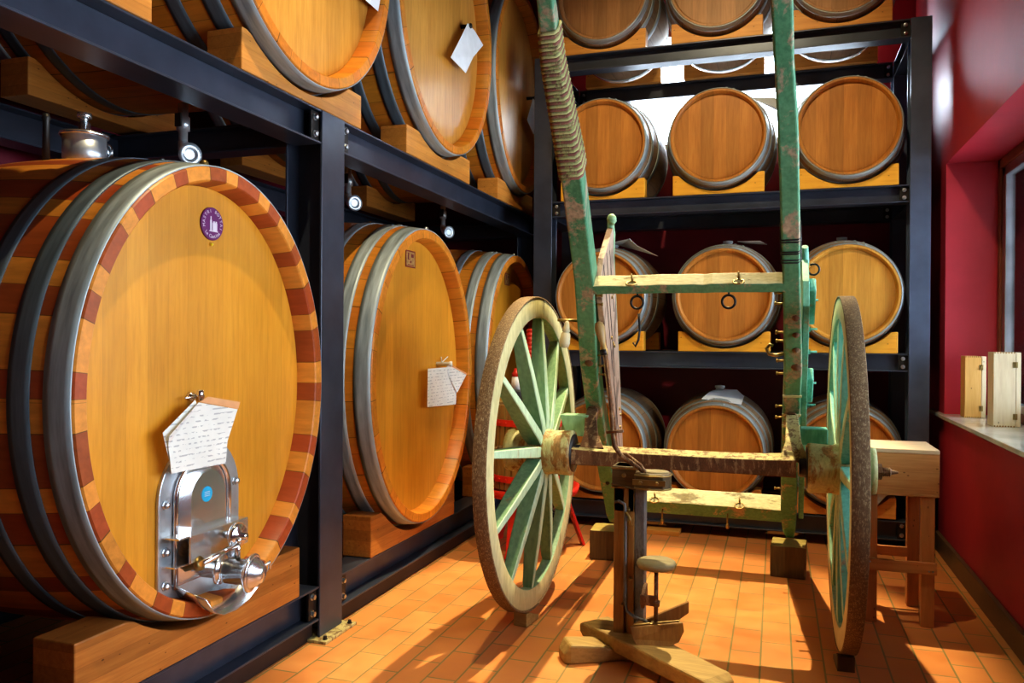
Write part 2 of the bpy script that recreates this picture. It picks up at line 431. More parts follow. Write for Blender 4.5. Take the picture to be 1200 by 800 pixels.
b = NB(); add_box(b, (wx0 - .03, YB - .04, wz0 - .03), (wx1 + .03, YB + .12, wz0)); obj('window_sill', b, MT['marble'], w1)
# right wall with deep window recess
ry0, ry1, rz0, rz1 = .7, 5.03, .77, 2.20  # near end, out of view, stretched toward the camera for more daylight
b = NB()
XO = XR + .62
add_box(b, (XR, YF, 0), (XO, YB, rz0)); add_box(b, (XR, YF, rz1), (XO, YB, ZC))
add_box(b, (XR, YF, rz0), (XO, ry0, rz1)); add_box(b, (XR, ry1, rz0), (XO, YB, rz1))
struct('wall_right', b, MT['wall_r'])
b = NB()
fx = 1.155
add_box(b, (fx, ry1 - .045, rz0 + .02), (fx + .06, ry1, rz1)); add_box(b, (fx, ry0, rz1 - .05), (fx + .06, ry1, rz1))
add_box(b, (fx, ry0, rz0 + .02), (fx + .06, ry0 + .05, rz1)); add_box(b, (fx, ry0, rz0 + .02), (fx + .06, ry1, rz0 + .07))
add_box(b, (fx, 2.64, rz0 + .02), (fx + .06, 2.68, rz1))
w2 = struct('window_2', b, MT['winwood'], bevel=.006)
b = NB()
add_box(b, (fx + .012, ry1 - .11, rz0 + .06), (fx + .055, ry1 - .045, rz1 - .05)); add_box(b, (fx + .012, 2.68, rz0 + .06), (fx + .055, 2.74, rz1 - .05))
add_box(b, (fx + .012, 2.68, rz1 - .10), (fx + .055, ry1 - .045, rz1 - .05)); add_box(b, (fx + .012, 2.68, rz0 + .06), (fx + .055, ry1 - .045, rz0 + .11))
obj('window_frame', b, MT['alu'], w2, .004)
b = NB(); add_box(b, (fx + .035, ry0 + .05, rz0 + .07), (fx + .04, ry1 - .08, rz1 - .06)); obj('pane', b, MT['glass'], w2)
b = NB(); add_box(b, (XR - .03, ry0 - .02, rz0), (fx + .1, ry1 + .32, rz0 + .022)); obj('window_sill', b, MT['marble'], w2, .004)
b = NB(); add_box(b, (XR - .022, YF, 0), (XR, YB, .105)); struct('baseboard_right', b, MT['base'], bevel=.003)
b = NB(); add_box(b, (XL, YB - .02, 0), (XR - .022, YB, .105)); struct('baseboard_back', b, MT['base'], bevel=.003)

# ------------------------------------------------------------------ steel racks
def ibeam_y(bm, x, y0, y1, z0, z1, w, face=1, tf=.008, tw=.007):
    """I-beam running along Y; x = outer face, w = flange width going to -face"""
    xa, xb = sorted((x, x - face * w)); xc = (xa + xb) / 2
    add_box(bm, (xa, y0, z1 - tf), (xb, y1, z1)); add_box(bm, (xa, y0, z0), (xb, y1, z0 + tf))
    add_box(bm, (xc - tw / 2, y0, z0 + tf), (xc + tw / 2, y1, z1 - tf))
def ibeam_x(bm, y, x0, x1, z0, z1, w, tf=.008, tw=.007):
    add_box(bm, (x0, y, z1 - tf), (x1, y + w, z1)); add_box(bm, (x0, y, z0), (x1, y + w, z0 + tf))
    add_box(bm, (x0, y + w / 2 - tw / 2, z0 + tf), (x1, y + w / 2 + tw / 2, z1 - tf))
def hcol(bm, x0, x1, y0, y1, z0, z1, ori='x', tf=.011, tw=.008):
    if ori == 'x':   # flanges face +-X
        add_box(bm, (x0, y0, z0), (x0 + tf, y1, z1)); add_box(bm, (x1 - tf, y0, z0), (x1, y1, z1))
        yc = (y0 + y1) / 2; add_box(bm, (x0 + tf, yc - tw / 2, z0), (x1 - tf, yc + tw / 2, z1))
    else:
        add_box(bm, (x0, y0, z0), (x1, y0 + tf, z1)); add_box(bm, (x0, y1 - tf, z0), (x1, y1, z1))
        xc = (x0 + x1) / 2; add_box(bm, (xc - tw / 2, y0 + tf, z0), (xc + tw / 2, y1 - tf, z1))
def bolts(bm, pts, axis, r=.013, h=.010):
    for p in pts:
        add_lathe(bm, p, axis, [(0, r * 1.25), (.003, r * 1.25)], 14, smooth=False)
        add_lathe(bm, V(p) + V(axis).normalized() * .003, axis, [(0, r), (h, r), (h + .001, r * .6)], 6, smooth=False)
FX = -1.71    # front plane of left rack
cask_rack = thing('steel_rack', 'long dark grey steel beam rack carrying the large oval casks along the left wall', 'rack', (FX, 2.84, 0))
colY = [(-.25, -.08), (2.757, 2.928), (5.76, 5.93)]
for i, (y0, y1) in enumerate(colY):
    for (x0, x1) in ((FX - .17, FX), (-2.98, -2.81)):
        b = NB(); hcol(b, x0, x1, y0, y1, .012, 2.10, 'x'); c = obj('column', b, MT['steel'], cask_rack, .002, seg=1)
        if x1 == FX and i == 1:
            b = NB(); add_box(b, (FX - .20, y0 - .035, 0), (FX + .05, y1 + .035, .012)); obj('base_plate', b, MT['axle'], c, .002)
            b = NB(); bolts(b, [(FX + .03, y0 - .01, .012), (FX + .03, y1 + .01, .012)], (0, 0, 1), .008); obj('anchor_bolts', b, MT['dark'], c)
for (y0, y1) in ((-.08, 2.757), (2.928, 5.76)):
    for (z0, z1) in ((.078, .214), (1.965, 2.100)):
        for xx, fc in ((FX - .004, 1), (-2.975, -1)):
            b = NB(); ibeam_y(b, xx, y0, y1, z0, z1, .125, fc)
            bm_ = obj('beam', b, MT['steel'], cask_rack, .0015, seg=1)
            xf = xx - fc * .02
            for ye, s in ((y0, 1), (y1, -1)):
                b = NB(); a0, a1 = sorted((ye, ye + s * .008)); add_box(b, (min(xf, xf - fc * .09), a0, z0 + .008), (max(xf, xf - fc * .09), a1, z1 - .008))
                if fc > 0:
                    a0, a1 = sorted((ye, ye + s * .055)); add_box(b, (xf, a0, z0 + .012), (xf + .008, a1, z1 - .012))
                obj('end_plate', b, MT['dark'], bm_)
            if fc > 0:
                for ye, s in ((y0, 1), (y1, -1)):
                    for z in (z0 + .035, z1 - .035): b = NB(); bolts(b, [(xf + .008, ye + s * .03, z)], (1, 0, 0), .0105); obj('bolt', b, MT['bolt'], bm_)
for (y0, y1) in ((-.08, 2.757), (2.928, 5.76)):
    boxobj('rack_shadow_strip', (FX - .045, y0, .001), (FX - .035, y1, .078), MT['shade_strip'], cask_rack)  # dark strip added to stand for the shadow under the rack beams
for (y0, y1) in colY:
    for (z0, z1) in ((.09, .2), (1.975, 2.085)):
        b = NB(); ibeam_x(b, (y0 + y1) / 2 - .05, -2.81, FX - .17, z0, z1, .1); obj('cross_beam', b, MT['steel'], cask_rack)

# back rack
BY = 5.0
barrel_rack = thing('steel_rack', 'tall four-level dark steel rack holding the small barrels in front of the back wall', 'rack', (-.34, BY, 0))
levels = [(.062, .172), (1.025, 1.127), (1.990, 2.090), (2.925, 3.030)]
for (x0, x1) in ((-1.515, -1.392), (.712, .820)):
    for (y0, y1) in ((BY, BY + .13), (5.72, 5.85)):
        b = NB(); hcol(b, x0, x1, y0, y1, .012, 3.032, 'y'); c = obj('column', b, MT['steel_daylit'] if x0 > 0 else MT['steel'], barrel_rack, .002, seg=1)
        b = NB(); add_box(b, (x0 - .03, y0 - .03, 0), (x1 + .03, y1 + .03, .012)); obj('base_plate', b, MT['steel'], c)
for (z0, z1) in levels:
    for yy in (BY + .004, 5.745):
        b = NB(); ibeam_x(b, yy, -1.392, .712, z0, z1, .10); bm_ = obj('beam', b, MT['steel'], barrel_rack, .0015, seg=1)
        for xe, s in ((-1.392, 1), (.712, -1)):
            b = NB(); a0, a1 = sorted((xe, xe + s * .05)); add_box(b, (a0, yy + .02, z0 + .01), (a1, yy + .028, z1 - .01)); obj('end_plate', b, MT['dark'], bm_)
        for xe, s in ((-1.392, 1), (.712, -1)):
            for z in (z0 + .028, z1 - .028): b = NB(); bolts(b, [(xe + s * .026, yy + .02, z)], (0, -1, 0), .0095); obj('bolt', b, MT['bolt'], bm_)
    for (x0, x1) in ((-1.51, -1.40), (.718, .815)):
        b = NB(); ibeam_y(b, x1, BY + .13, 5.72, z0, z1, x1 - x0, 1); obj('cross_beam', b, MT['steel'], barrel_rack)

# ------------------------------------------------------------------ barrels
def barrel(name, label, cat, Lh, ah, bh, ab, bb, zc, head_in, ct, hoops, m_st, m_hd, m_hp, seg=96, group=None, bung=True, hoop_mats=None, power=1., m_chime=None):
    """local: axis along Y, front head faces -Y, origin under the centre, at the base"""
    r = thing(name, label, cat, (0, 0, 0), 0, group)
    def dim(t, o=0.):
        k = (1 - (2 * t - 1) ** 2) ** power
        return ah + (ab - ah) * k + o, bh + (bb - bh) * k + o
    uv = (V((1, 0, 0)), V((0, 0, 1)))
    def ringloft(bm, rings, closed_ends=False):
        prev = None; first = None
        for (y, a, c) in rings:
            cur = [bm.verts.new((a * math.cos(2 * PI * k / seg), y, c * math.sin(2 * PI * k / seg))) for k in range(seg)]
            if prev:
                for k in range(seg):
                    f = bm.faces.new((prev[k], prev[(k + 1) % seg], cur[(k + 1) % seg], cur[k])); f.smooth = True
            else: first = cur
            prev = cur
        return first, prev
    bm = NB()
    body = []
    n = 18
    for i in range(n + 1):
        t = i / n; a, c = dim(t); body.append((-Lh / 2 + t * Lh, a, c))
    a0, c0 = dim(0)
    rings = [(-Lh / 2 + head_in + .012, a0 - ct - .006, c0 - ct - .006), (-Lh / 2 + head_in, a0 - ct - .004, c0 - ct - .004), (-Lh / 2 + .004, a0 - ct + .004, c0 - ct + .004), (-Lh / 2, a0 - ct + .008, c0 - ct + .008), (-Lh / 2, a0 - .004, c0 - .004)]
    rings += [(body[0][0] + .004, body[0][1], body[0][2])] + body[1:-1] + [(body[-1][0] - .004, body[-1][1], body[-1][2])]
    rings += [(-y, a, c) for (y, a, c) in reversed(rings[:5])]
    ringloft(bm, rings)
    # sharpen chime edges
    st = obj('staves', bm, [m_st, m_chime or m_st], r, shift=False, loc=(0, 0, zc))
    for f in st.data.polygons:
        ys = [st.data.vertices[v].co.y for v in f.vertices]
        if abs(abs(sum(ys) / len(ys)) - Lh / 2) < .004: f.use_smooth = False
        rr_ = [st.data.vertices[v].co for v in f.vertices]
        if abs(rr_[0].y) >= Lh / 2 - head_in - .013 and max((q.x / a0) ** 2 + (q.z / c0) ** 2 for q in rr_) < ((a0 - .003) / a0) ** 2: f.material_index = 1
    for sgn in (-1, 1):
        bm = NB()
        vs = []
        yy = sgn * (Lh / 2 - head_in); a1, c1 = a0 - ct - .005, c0 - ct - .005
        for y2 in (yy, yy - sgn * .02):
            vs.append([bm.verts.new((a1 * math.cos(2 * PI * k / seg), y2, c1 * math.sin(2 * PI * k / seg))) for k in range(seg)])
        bm.faces.new(vs[0]); bm.faces.new(list(reversed(vs[1])))
        for k in range(seg): bm.faces.new((vs[0][k], vs[1][k], vs[1][(k + 1) % seg], vs[0][(k + 1) % seg]))
        obj('head', bm, m_hd, r, shift=False, loc=(0, 0, zc))
    for hi, (ta, tb) in enumerate(hoops):
        bm = NB(); rr = []
        th = .004 if seg > 80 else .003
        for o_ in (.0008, th):
            row = []
            for i in range(5):
                t = ta + (tb - ta) * i / 4; a, c = dim(min(max(t, 0), 1), o_); row.append((-Lh / 2 + t * Lh, a, c))
            rr.append(row)
        seqr = rr[1] + list(reversed(rr[0]))
        first, last = ringloft(bm, seqr)
        for k in range(seg): bm.faces.new((last[k], last[(k + 1) % seg], first[(k + 1) % seg], first[k]))
        # rivets where the strap overlaps
        tm = (ta + tb) / 2; a, c = dim(min(max(tm, 0), 1), th)
        for an in (1.25 + .35 * (hi % 2), 1.40 + .35 * (hi % 2)):
            p = V((a * math.cos(an), -Lh / 2 + tm * Lh, c * math.sin(an)))
            add_lathe(bm, p, V((math.cos(an) / a, 0, math.sin(an) / c)), [(-.002, .009), (.003, .007), (.005, .0)], 10)
        obj('hoop', bm, (hoop_mats[hi] if hoop_mats else m_hp), r, shift=False, loc=(0, 0, zc))
    if bung:
        bm = NB(); add_lathe(bm, (0, 0, bb - .004), (0, 0, 1), [(0, .026), (.02, .026), (.022, .032), (.036, .032), (.038, .02), (.04, 0)], 20)
        obj('bung', bm, MT['silicone'], r, shift=False, loc=(0, 0, zc))
    return r

# ---- large casks: face plane X = -1.655, axis along X, bodies run back to the left wall
CL = 1.22
FACE = -1.655
def cask(label, yc, zc, a, b_, st, hd, hoop_mats=None, base=0., head_in=.075, ct=.048, group='large oval oak casks', bulge=.055):
    H = [(.004, .066), (.098, .150), (.215, .262), (.738, .785), (.85, .902), (.934, .996)]
    r = barrel('oval_oak_cask', label, 'cask', CL, a, b_, a + bulge, b_ + bulge + .003, zc - base, head_in, ct, H, st, hd, MT['galv'], 112, group, bung=False, hoop_mats=hoop_mats)
    r.location = (FACE - CL / 2, yc, base); r.rotation_euler = (0, 0, PI / 2)
    return r
hm_low = [MT['galv'], MT['galvdark'], MT['galvdark'], MT['galvdark'], MT['galvdark'], MT['galv']]
casks = {}
casks['C1'] = cask('huge oval cask with two-tone red and orange staves and a steel hatch on its head', 2.104, 1.032, .570, .696, MT['stv_alt'], MT['head'], hm_low, .30)
casks['C2'] = cask('middle oval cask on the lower tier with a small square plate and a paper', 3.665, 1.013, .596, .726, MT['stv_big'], MT['head'], None, .25)
casks['C3'] = cask('farthest oval cask on the lower tier, half hidden behind the left cart wheel', 5.111, 1.016, .579, .74, MT['stv_big'], MT['head'], None, .25)
casks['C0'] = cask('oval cask on the lower tier nearest the camera, mostly outside the left edge', .70, 1.032, .570, .696, MT['stv_alt'], MT['head'], hm_low, .30)
casks['U0'] = cask('leftmost oval cask of the upper tier, only its lower edge shows above the beam', 1.33, 2.87, .575, .70, MT['stv_big'], MT['head2'], hm_low, bulge=.03, base=2.14)
casks['U1'] = cask('upper tier oval cask resting right above the steel column', 2.63, 2.862, .605, .70, MT['stv_big'], MT['head2'], hm_low, bulge=.03, base=2.13)
casks['U2'] = cask('upper tier oval cask in the middle, white paper hanging high on its head', 3.94, 2.895, .625, .70, MT['stv_big'], MT['head2'], hm_low, bulge=.03, base=2.14)
casks['U3'] = cask('farthest oval cask of the upper tier, beside the rack corner column', 5.23, 2.89, .58, .68, MT['stv_big'], MT['head2'], hm_low, bulge=.03, base=2.14)

def saddle(name, label, x0, x1, y0, y1, z0, zt, yc, zc, a, b_, mat, alongX=True, group=None, n=30):
    """block with a curved seat; cut across Y (alongX) or across X"""
    bm = NB(); poly = []
    ends = (y0, y1)
    tops = []
    for i in range(n + 1):
        u = y0 + (y1 - y0) * i / n
        q = (u - yc) / a
        z = zt
        if abs(q) < 1: z = min(zt, zc - b_ * math.sqrt(1 - q * q) - .004)
        tops.append((u, z))
    pts = [(y0, z0)] + tops + [(y1, z0)]
    # strips keep faces planar and convex
    for (u0, za), (u1, zb) in zip(tops, tops[1:]):
        if alongX: P = lambda x, u, z: (x, u, z)
        else: P = lambda x, u, z: (u, x, z)
        v = [P(x0, u0, z0), P(x0, u1, z0), P(x0, u1, zb), P(x0, u0, za), P(x1, u0, z0), P(x1, u1, z0), P(x1, u1, zb), P(x1, u0, za)]
        vs = [bm.verts.new(q) for q in v]
        for idx in ((0, 1, 2, 3), (7, 6, 5, 4), (3, 2, 6, 7), (1, 0, 4, 5)): bm.faces.new([vs[k] for k in idx])
        if (u0, za) == tops[0]: bm.faces.new([vs[k] for k in (0, 3, 7, 4)])
        if (u1, zb) == tops[-1]: bm.faces.new([vs[k] for k in (1, 5, 6, 2)])
    bmesh.ops.remove_doubles(bm, verts=bm.verts, dist=1e-5)
    o = obj(name, bm, mat, None, .004, loc=((x0 + x1) / 2, (y0 + y1) / 2, z0) if alongX else ((y0 + y1) / 2, (x0 + x1) / 2, z0))
    return tag(o, label, 'cradle', group)
defs = [('C1', 1.594, 2.618, .214, .405, 'under the two-tone cask with the steel hatch'), ('C2', 3.178, 4.15, .214, .40, 'under the middle cask of the lower tier'),
        ('C3', 4.62, 5.60, .214, .40, 'under the farthest cask of the lower tier'), ('C0', .2, 1.2, .214, .405, 'under the cask nearest the camera, lower tier'),
        ('U0', 1.0, 1.853, 2.10, 2.24, 'under the leftmost upper cask'), ('U1', 2.258, 3.07, 2.10, 2.245, 'sitting across the top of the steel column'),
        ('U2', 3.516, 4.357, 2.10, 2.24, 'under the upper cask with the white paper'), ('U3', 4.853, 5.62, 2.10, 2.24, 'under the farthest upper cask')]
par = {'C1': (2.104, 1.032, .570, .696), 'C2': (3.665, 1.013, .596, .726), 'C3': (5.111, 1.016, .579, .74), 'C0': (.70, 1.032, .570, .696), 'U0': (1.33, 2.87, .575, .70),
       'U1': (2.63, 2.862, .605, .70), 'U2': (3.94, 2.895, .625, .70), 'U3': (5.23, 2.89, .58, .68)}
for key, y0, y1, z0, zt, lab in defs:
    yc, zc, a, b_ = par[key]
    for nme, xa, xb, t in (('front', FX - .145, FX - .002, .166), ('rear', -2.80, -2.66, .822)):
        k = 1 - (2 * t - 1) ** 2
        bu = .03 if key[0] == 'U' else .055; aa, bb2 = a + bu * k + .005, b_ + (bu + .003) * k + .005
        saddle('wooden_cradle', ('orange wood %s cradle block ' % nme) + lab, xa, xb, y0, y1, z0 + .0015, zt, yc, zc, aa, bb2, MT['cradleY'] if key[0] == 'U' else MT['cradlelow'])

# ---- parts and things on the big casks
HX = FACE - .075      # head plane of the casks
def on(root, name, bm, m, bevel=0., smooth=False):
    """world-space mesh -> child of a rotated cask root"""
    M = (Matrix.Translation(root.location) @ Matrix.Rotation(root.rotation_euler.z, 4, 'Z')).inverted()
    for v in bm.verts: v.co = M @ v.co
    return obj(name, bm, m, root, bevel, shift=False, smooth=smooth)
def onsub(root, parent, name, bm, m, bevel=0.):
    o = on(root, name, bm, m, bevel); o.parent = parent; return o
C1 = casks['C1']
def arch(y0, y1, z0, zs, n=18, inset=0.):
    """arch-topped outline in the YZ plane"""
    yc = (y0 + y1) / 2; r = (y1 - y0) / 2 - inset
    pts = [(yc - r, z0 + inset), (yc + r, z0 + inset)]
    for i in range(n + 1):
        t = PI * i / n; pts.append((yc + r * math.cos(t), zs + r * math.sin(t)))
    return pts
# stainless manhole plate
dy0, dy1, dz0, dzs = 1.893, 2.262, .378, .70
bm = NB(); add_prism(bm, [(HX, y, z) for y, z in arch(dy0, dy1, dz0, dzs)], (.012, 0, 0)); hatch = on(C1, 'hatch_frame', bm, MT['stainless2'], .003)
bm = NB()
pp = arch(dy0, dy1, dz0, dzs, inset=.062)
add_tube(bm, [(HX + .02, y, z) for y, z in (pp[-1:] and [(pp[0][0], pp[0][1])] + list(reversed(pp[2:])) + [(pp[1][0], pp[1][1])])], .008, 8); onsub(C1, hatch, 'rolled_edge', bm, MT['chrome'])
bm = NB()
yc = (dy0 + dy1) / 2
outer = arch(dy0, dy1, dz0, dzs, inset=.066); inner = arch(dy0, dy1, dz0, dzs, inset=.105)
vo = [bm.verts.new((HX + .014, y, z)) for y, z in outer]; vi = [bm.verts.new((HX + .040, y, z)) for y, z in inner]
for i in range(len(vo)):
    j = (i + 1) % len(vo); f = bm.faces.new((vo[i], vo[j], vi[j], vi[i])); f.smooth = True
bm.faces.new(vi)
door = on(C1, 'hatch_door', bm, MT['stainless'])
for y, z in ((dy0 + .025, .70), (dy0 + .025, .56), (dy0 + .025, .46), (dy0 + .03, .405), (dy1 - .025, .72), (dy1 - .025, .58), (dy1 - .025, .47)):
    bm = NB(); add_lathe(bm, (HX + .012, y, z), (1, 0, 0), [(0, .015), (.004, .015), (.005, .010), (.016, .010), (.019, .005)], 6, smooth=False); onsub(C1, hatch, 'hatch_bolt', bm, MT['bolt'])
bm = NB()   # clamping bar: U-channel with two ribs
add_box(bm, (HX + .012, dy0 + .015, .600), (HX + .075, dy1 - .035, .606)); add_box(bm, (HX + .012, dy0 + .015, .515), (HX + .06, dy1 - .03, .521))
add_box(bm, (HX + .070, dy0 + .06, .521), (HX + .076, dy1 - .035, .604))
onsub(C1, hatch, 'clamp_bar', bm, MT['stainless'], .002)
bm = NB()
kc = (HX + .076, 2.110, .575)
add_lathe(bm, kc, (1, 0, 0), [(0, .012), (.035, .012)], 16); add_lathe(bm, (kc[0] + .035, kc[1], kc[2]), (1, 0, 0), [(0, .036), (.006, .040), (.016, .040), (.022, .034), (.024, .012), (.045, .011), (.047, 0)], 28)
onsub(C1, hatch, 'clamp_knob', bm, MT['chrome'])
bm = NB()   # drip tray below
tray = []
ts = [(1.95, .455), (1.985, .405), (2.03, .385), (2.09, .382), (2.15, .395), (2.195, .42), (2.235, .465)]
va = [bm.verts.new((HX + .012, y, z)) for y, z in ts]; vb = [bm.verts.new((HX + .13, y + .01, z - .035)) for y, z in ts]
for i in range(len(va) - 1):
    f = bm.faces.new((va[i], va[i + 1], vb[i + 1], vb[i])); f.smooth = True
tr = onsub(C1, hatch, 'drip_tray', bm, MT['stainless']); sm = tr.modifiers.new('s', 'SOLIDIFY'); sm.thickness = .003
# butterfly valve and capped outlet
bm = NB()
ax = V((.96, .22, -.08)).normalized(); p0 = V((HX + .025, 2.075, .475))
add_lathe(bm, p0, ax, [(0, .03), (.05, .03), (.05, .046), (.060, .046), (.060, .034), (.078, .034), (.078, .040), (.14, .040), (.14, .047), (.152, .047)], 32)
valve = on(C1, 'outlet_valve', bm, MT['stainless'])
bm = NB(); pc = p0 + ax * .152
add_lathe(bm, pc, ax, [(0, .050), (.012, .050), (.014, .044), (.030, .040), (.036, .028), (.042, .026), (.044, 0)], 32)
add_ring(bm, pc + ax * .004, ax, .054, .007, 32, 8)
add_tube(bm, [pc + V((.0, .055, .0)), pc + V((.01, .085, .012)), pc + V((.01, .085, -.01))], .006, 8)
onsub(C1, valve, 'outlet_cap', bm, MT['stainless'])
bm = NB()
hp = p0 + ax * .11 + V((0, 0, .04)); add_tube(bm, [hp, hp + V((0, 0, .05))], .009, 12)
add_lathe(bm, hp + V((0, 0, .05)), (0, 0, 1), [(0, .014), (.012, .014), (.016, .008), (.018, 0)], 16)
he = hp + V((0, 0, .045)); hd = V((.02, -.19, -.01)); add_tube(bm, [he, he + hd], .0085, 12)
onsub(C1, valve, 'valve_handle', bm, MT['chrome'])
bm = NB(); add_lathe(bm, (HX + .03, 1.985, .50), (1, .1, .3), [(0, .014), (.04, .014), (.04, .022), (.055, .022), (.06, .01)], 16)
add_tube(bm, [(HX + .06, 1.985, .515), (HX + .06, 1.995, .56)], .007, 8)
for k in range(4): add_ring(bm, (HX + .06, 1.986 + .002 * k, .52 + .011 * k), (0, 0, 1), .010, .003, 12, 6)
on(C1, 'sample_tap', bm, MT['brass'])
# top hatch (small steel churn lid) on cask
bm = NB(); tx, ty, tz = -2.19, 2.07, 1.745
add_lathe(bm, (tx, ty, tz), (0, 0, 1), [(0, .066), (.118, .066)], 40)
top = on(C1, 'top_hatch', bm, MT['stainless2'])
bm = NB(); add_lathe(bm, (tx, ty, tz + .113), (0, 0, 1), [(0, .072), (.006, .077), (.012, .074), (.020, .04), (.024, .018), (.05, .018), (.05, .012), (.065, .012), (.066, .022), (.082, .022), (.084, 0)], 40)
onsub(C1, top, 'lid', bm, MT['stainless'])
bm = NB(); add_ring(bm, (tx + .02, ty + .070, tz + .08), (0, 1, .0), .024, .006, 20, 8); add_tube(bm, [(tx, ty + .078, tz + .13), (tx + .02, ty + .082, tz + .06)], .009, 8)
onsub(C1, top, 'lid_clamp', bm, MT['bolt'])
bm = NB(); add_lathe(bm, (tx - .03, ty - .12, tz + .0), (0, 0, 1), [(0, .012), (.14, .010), (.15, .014), (.165, .009), (.166, 0)], 14); on(C1, 'vent_pin', bm, MT['dark'])
for px_, py_ in ((-2.02, 2.10), (-1.99, 2.02), (-1.74, 2.12), (-1.70, 2.06)): bm = NB(); add_lathe(bm, (px_, py_, 1.752 if px_ < -1.8 else 1.738), (0, 0, 1), [(-.02, .014), (.006, .014), (.012, .008), (.013, 0)], 12); on(C1, 'hoop_stud', bm, MT['brass'])
# emblem
def text_bm(s, size):
    cu = bpy.data.curves.new('t', 'FONT'); cu.body = s; cu.size = size; cu.align_x = 'CENTER'; cu.align_y = 'CENTER'; cu.extrude = .0004; cu.resolution_u = 3
    o = bpy.data.objects.new('t', cu); COL.objects.link(o)
    bpy.context.view_layer.update()
    me = bpy.data.meshes.new_from_object(o.evaluated_get(bpy.context.evaluated_depsgraph_get()))
    bm = bmesh.new(); bm.from_mesh(me)
    bpy.data.objects.remove(o); bpy.data.curves.remove(cu); bpy.data.meshes.remove(me)
    return bm
def arc_text(dst, s, cx, cy, cz, ry, rz, a0, a1, size, flip=False):
    n = len(s)
    for i, ch in enumerate(s):
        if ch == ' ': continue
        t = a0 + (a1 - a0) * (i / max(1, n - 1)); p = V((cx, cy + ry * math.cos(t), cz + rz * math.sin(t)))
        rot = t - PI / 2 if not flip else t + PI / 2
        tb = text_bm(ch, size)
        up = V((0, -math.sin(rot), math.cos(rot))); rt = V((0, math.cos(rot), math.sin(rot)))
        me = bpy.data.meshes.new('x')
        for v in tb.verts: v.co = p + rt * v.co.x + up * v.co.y + V((1, 0, 0)) * v.co.z
        tb.to_mesh(me); dst.from_mesh(me); bpy.data.meshes.remove(me); tb.free()
ey, ez, eh = 2.130, 1.563, HX + .0005
bm = NB(); add_lathe(bm, (eh, ey, ez), (1, 0, 0), [(0, 1), (.004, 1), (.006, .97)], 48, sc=(.053, .053), uv=(V((0, 1, 0)), V((0, 0, 1)))); emb = on(C1, 'emblem', bm, MT['purple'])
bm = NB()
arc_text(bm, 'MASTRI BOTTAI', eh + .0065, ey, ez, .041, .041, PI * 1.06, PI * -.10, .0155)
arc_text(bm, 'La Cantina', eh + .0065, ey, ez, .041, .041, PI * 1.24, PI * 1.76, .0165, True)
# small castle-like drawing in the middle
for y0, y1, z0, z1 in ((-.012, -.004, -.022, .012), (-.010, -.006, .012, .024), (.0, .022, -.022, .004), (.003, .010, .004, .009), (.014, .020, .004, .009), (-.016, .026, -.025, -.022)):
    add_box(bm, (eh + .006, ey + y0, ez + z0), (eh + .0068, ey + y1, ez + z1))
onsub(C1, emb, 'emblem_lettering', bm, MT['inkwhite'])
bm = NB(); add_lathe(bm, (HX, 2.128, 1.497), (1, 0, 0), [(0, .005), (.006, .006), (.010, .003), (.011, 0)], 12); on(C1, 'yellow_pin', bm, MT['yellow'])
bm = NB(); add_lathe(bm, (HX + .0405, 2.068, .708), (1, 0, 0), [(0, .024), (.001, .024)], 28); stk = onsub(C1, door, 'blue_sticker', bm, MT['blue'])
bm = NB()
for k in range(3): add_box(bm, (HX + .0416, 2.056, .702 + k * .006), (HX + .0420, 2.080, .7035 + k * .006))
onsub(C1, door, 'sticker_print', bm, MT['inkwhite'])
# peg holding the papers
def peg(root, y, z):
    bm = NB(); add_lathe(bm, (HX, y, z), (1, 0, 0), [(0, .014), (.012, .014), (.014, .008), (.05, .008)], 16)
    add_lathe(bm, (HX + .04, y, z - .012), (0, 0, 1), [(0, .011), (.03, .011), (.034, .006)], 14)
    add_lathe(bm, (HX + .028, y - .02, z), (0, 1, .05), [(-.035, .003), (.02, .003)], 8)
    return on(root, 'sample_peg', bm, MT['chrome'])
peg(C1, 2.035, 1.015)
def sheet(name, label, pts, mat, thick=.001, curl=0., group=None, band=None):
    """paper: polygon of (x,y,z); optional darker band polygon"""
    bm = NB(); vs = [bm.verts.new(p) for p in pts]; bm.faces.new(vs)
    c = sum((V(p) for p in pts), V()) / len(pts); zmin = min(p[2] for p in pts)
    r = thing(name, label, 'paper', (c.x, c.y, zmin), 0, group)
    o = obj('sheet', bm, mat, r); s = o.modifiers.new('s', 'SOLIDIFY'); s.thickness = thick
    if band:
        bm = NB(); bm.faces.new([bm.verts.new(p) for p in band]); o2 = obj('printed_edge', bm, MT['paperband'], r); s = o2.modifiers.new('s', 'SOLIDIFY'); s.thickness = thick
    return r
px = HX + .055
r = sheet('paper_tag', 'white printed form hanging from a peg above the steel hatch of the big cask', [(px + .012, 1.872, .912), (px, 1.882, .885), (px, 1.896, .800), (px + .002, 2.135, .795), (px + .004, 2.140, .865), (px + .012, 2.180, .965), (px + .004, 2.005, 1.000)], MT['paper'],
      band=[(px + .0045, 2.010, 1.001), (px + .013, 2.182, .966), (px + .014, 2.190, .988), (px + .006, 2.045, 1.015)])
bm = NB(); bm.faces.new([bm.verts.new(q) for q in ((px - .004, 1.865, .922), (px - .004, 1.90, .81), (px - .004, 2.12, .81), (px - .004, 2.0, 1.008))]); obj('under_sheet', bm, MT['paper'], r)
C2 = casks['C2']
bm = NB(); add_lathe(bm, (HX, 3.93, 1.063), (1, .2, .0), [(0, .011), (.07, .011), (.072, .015), (.085, .015), (.086, 0)], 14)
add_tube(bm, [(HX + .04, 3.90, 1.10), (HX + .03, 3.93, 1.07), (HX + .04, 3.99, 1.10)], .003, 6); on(C2, 'sample_peg', bm, MT['white'])
px = HX + .05
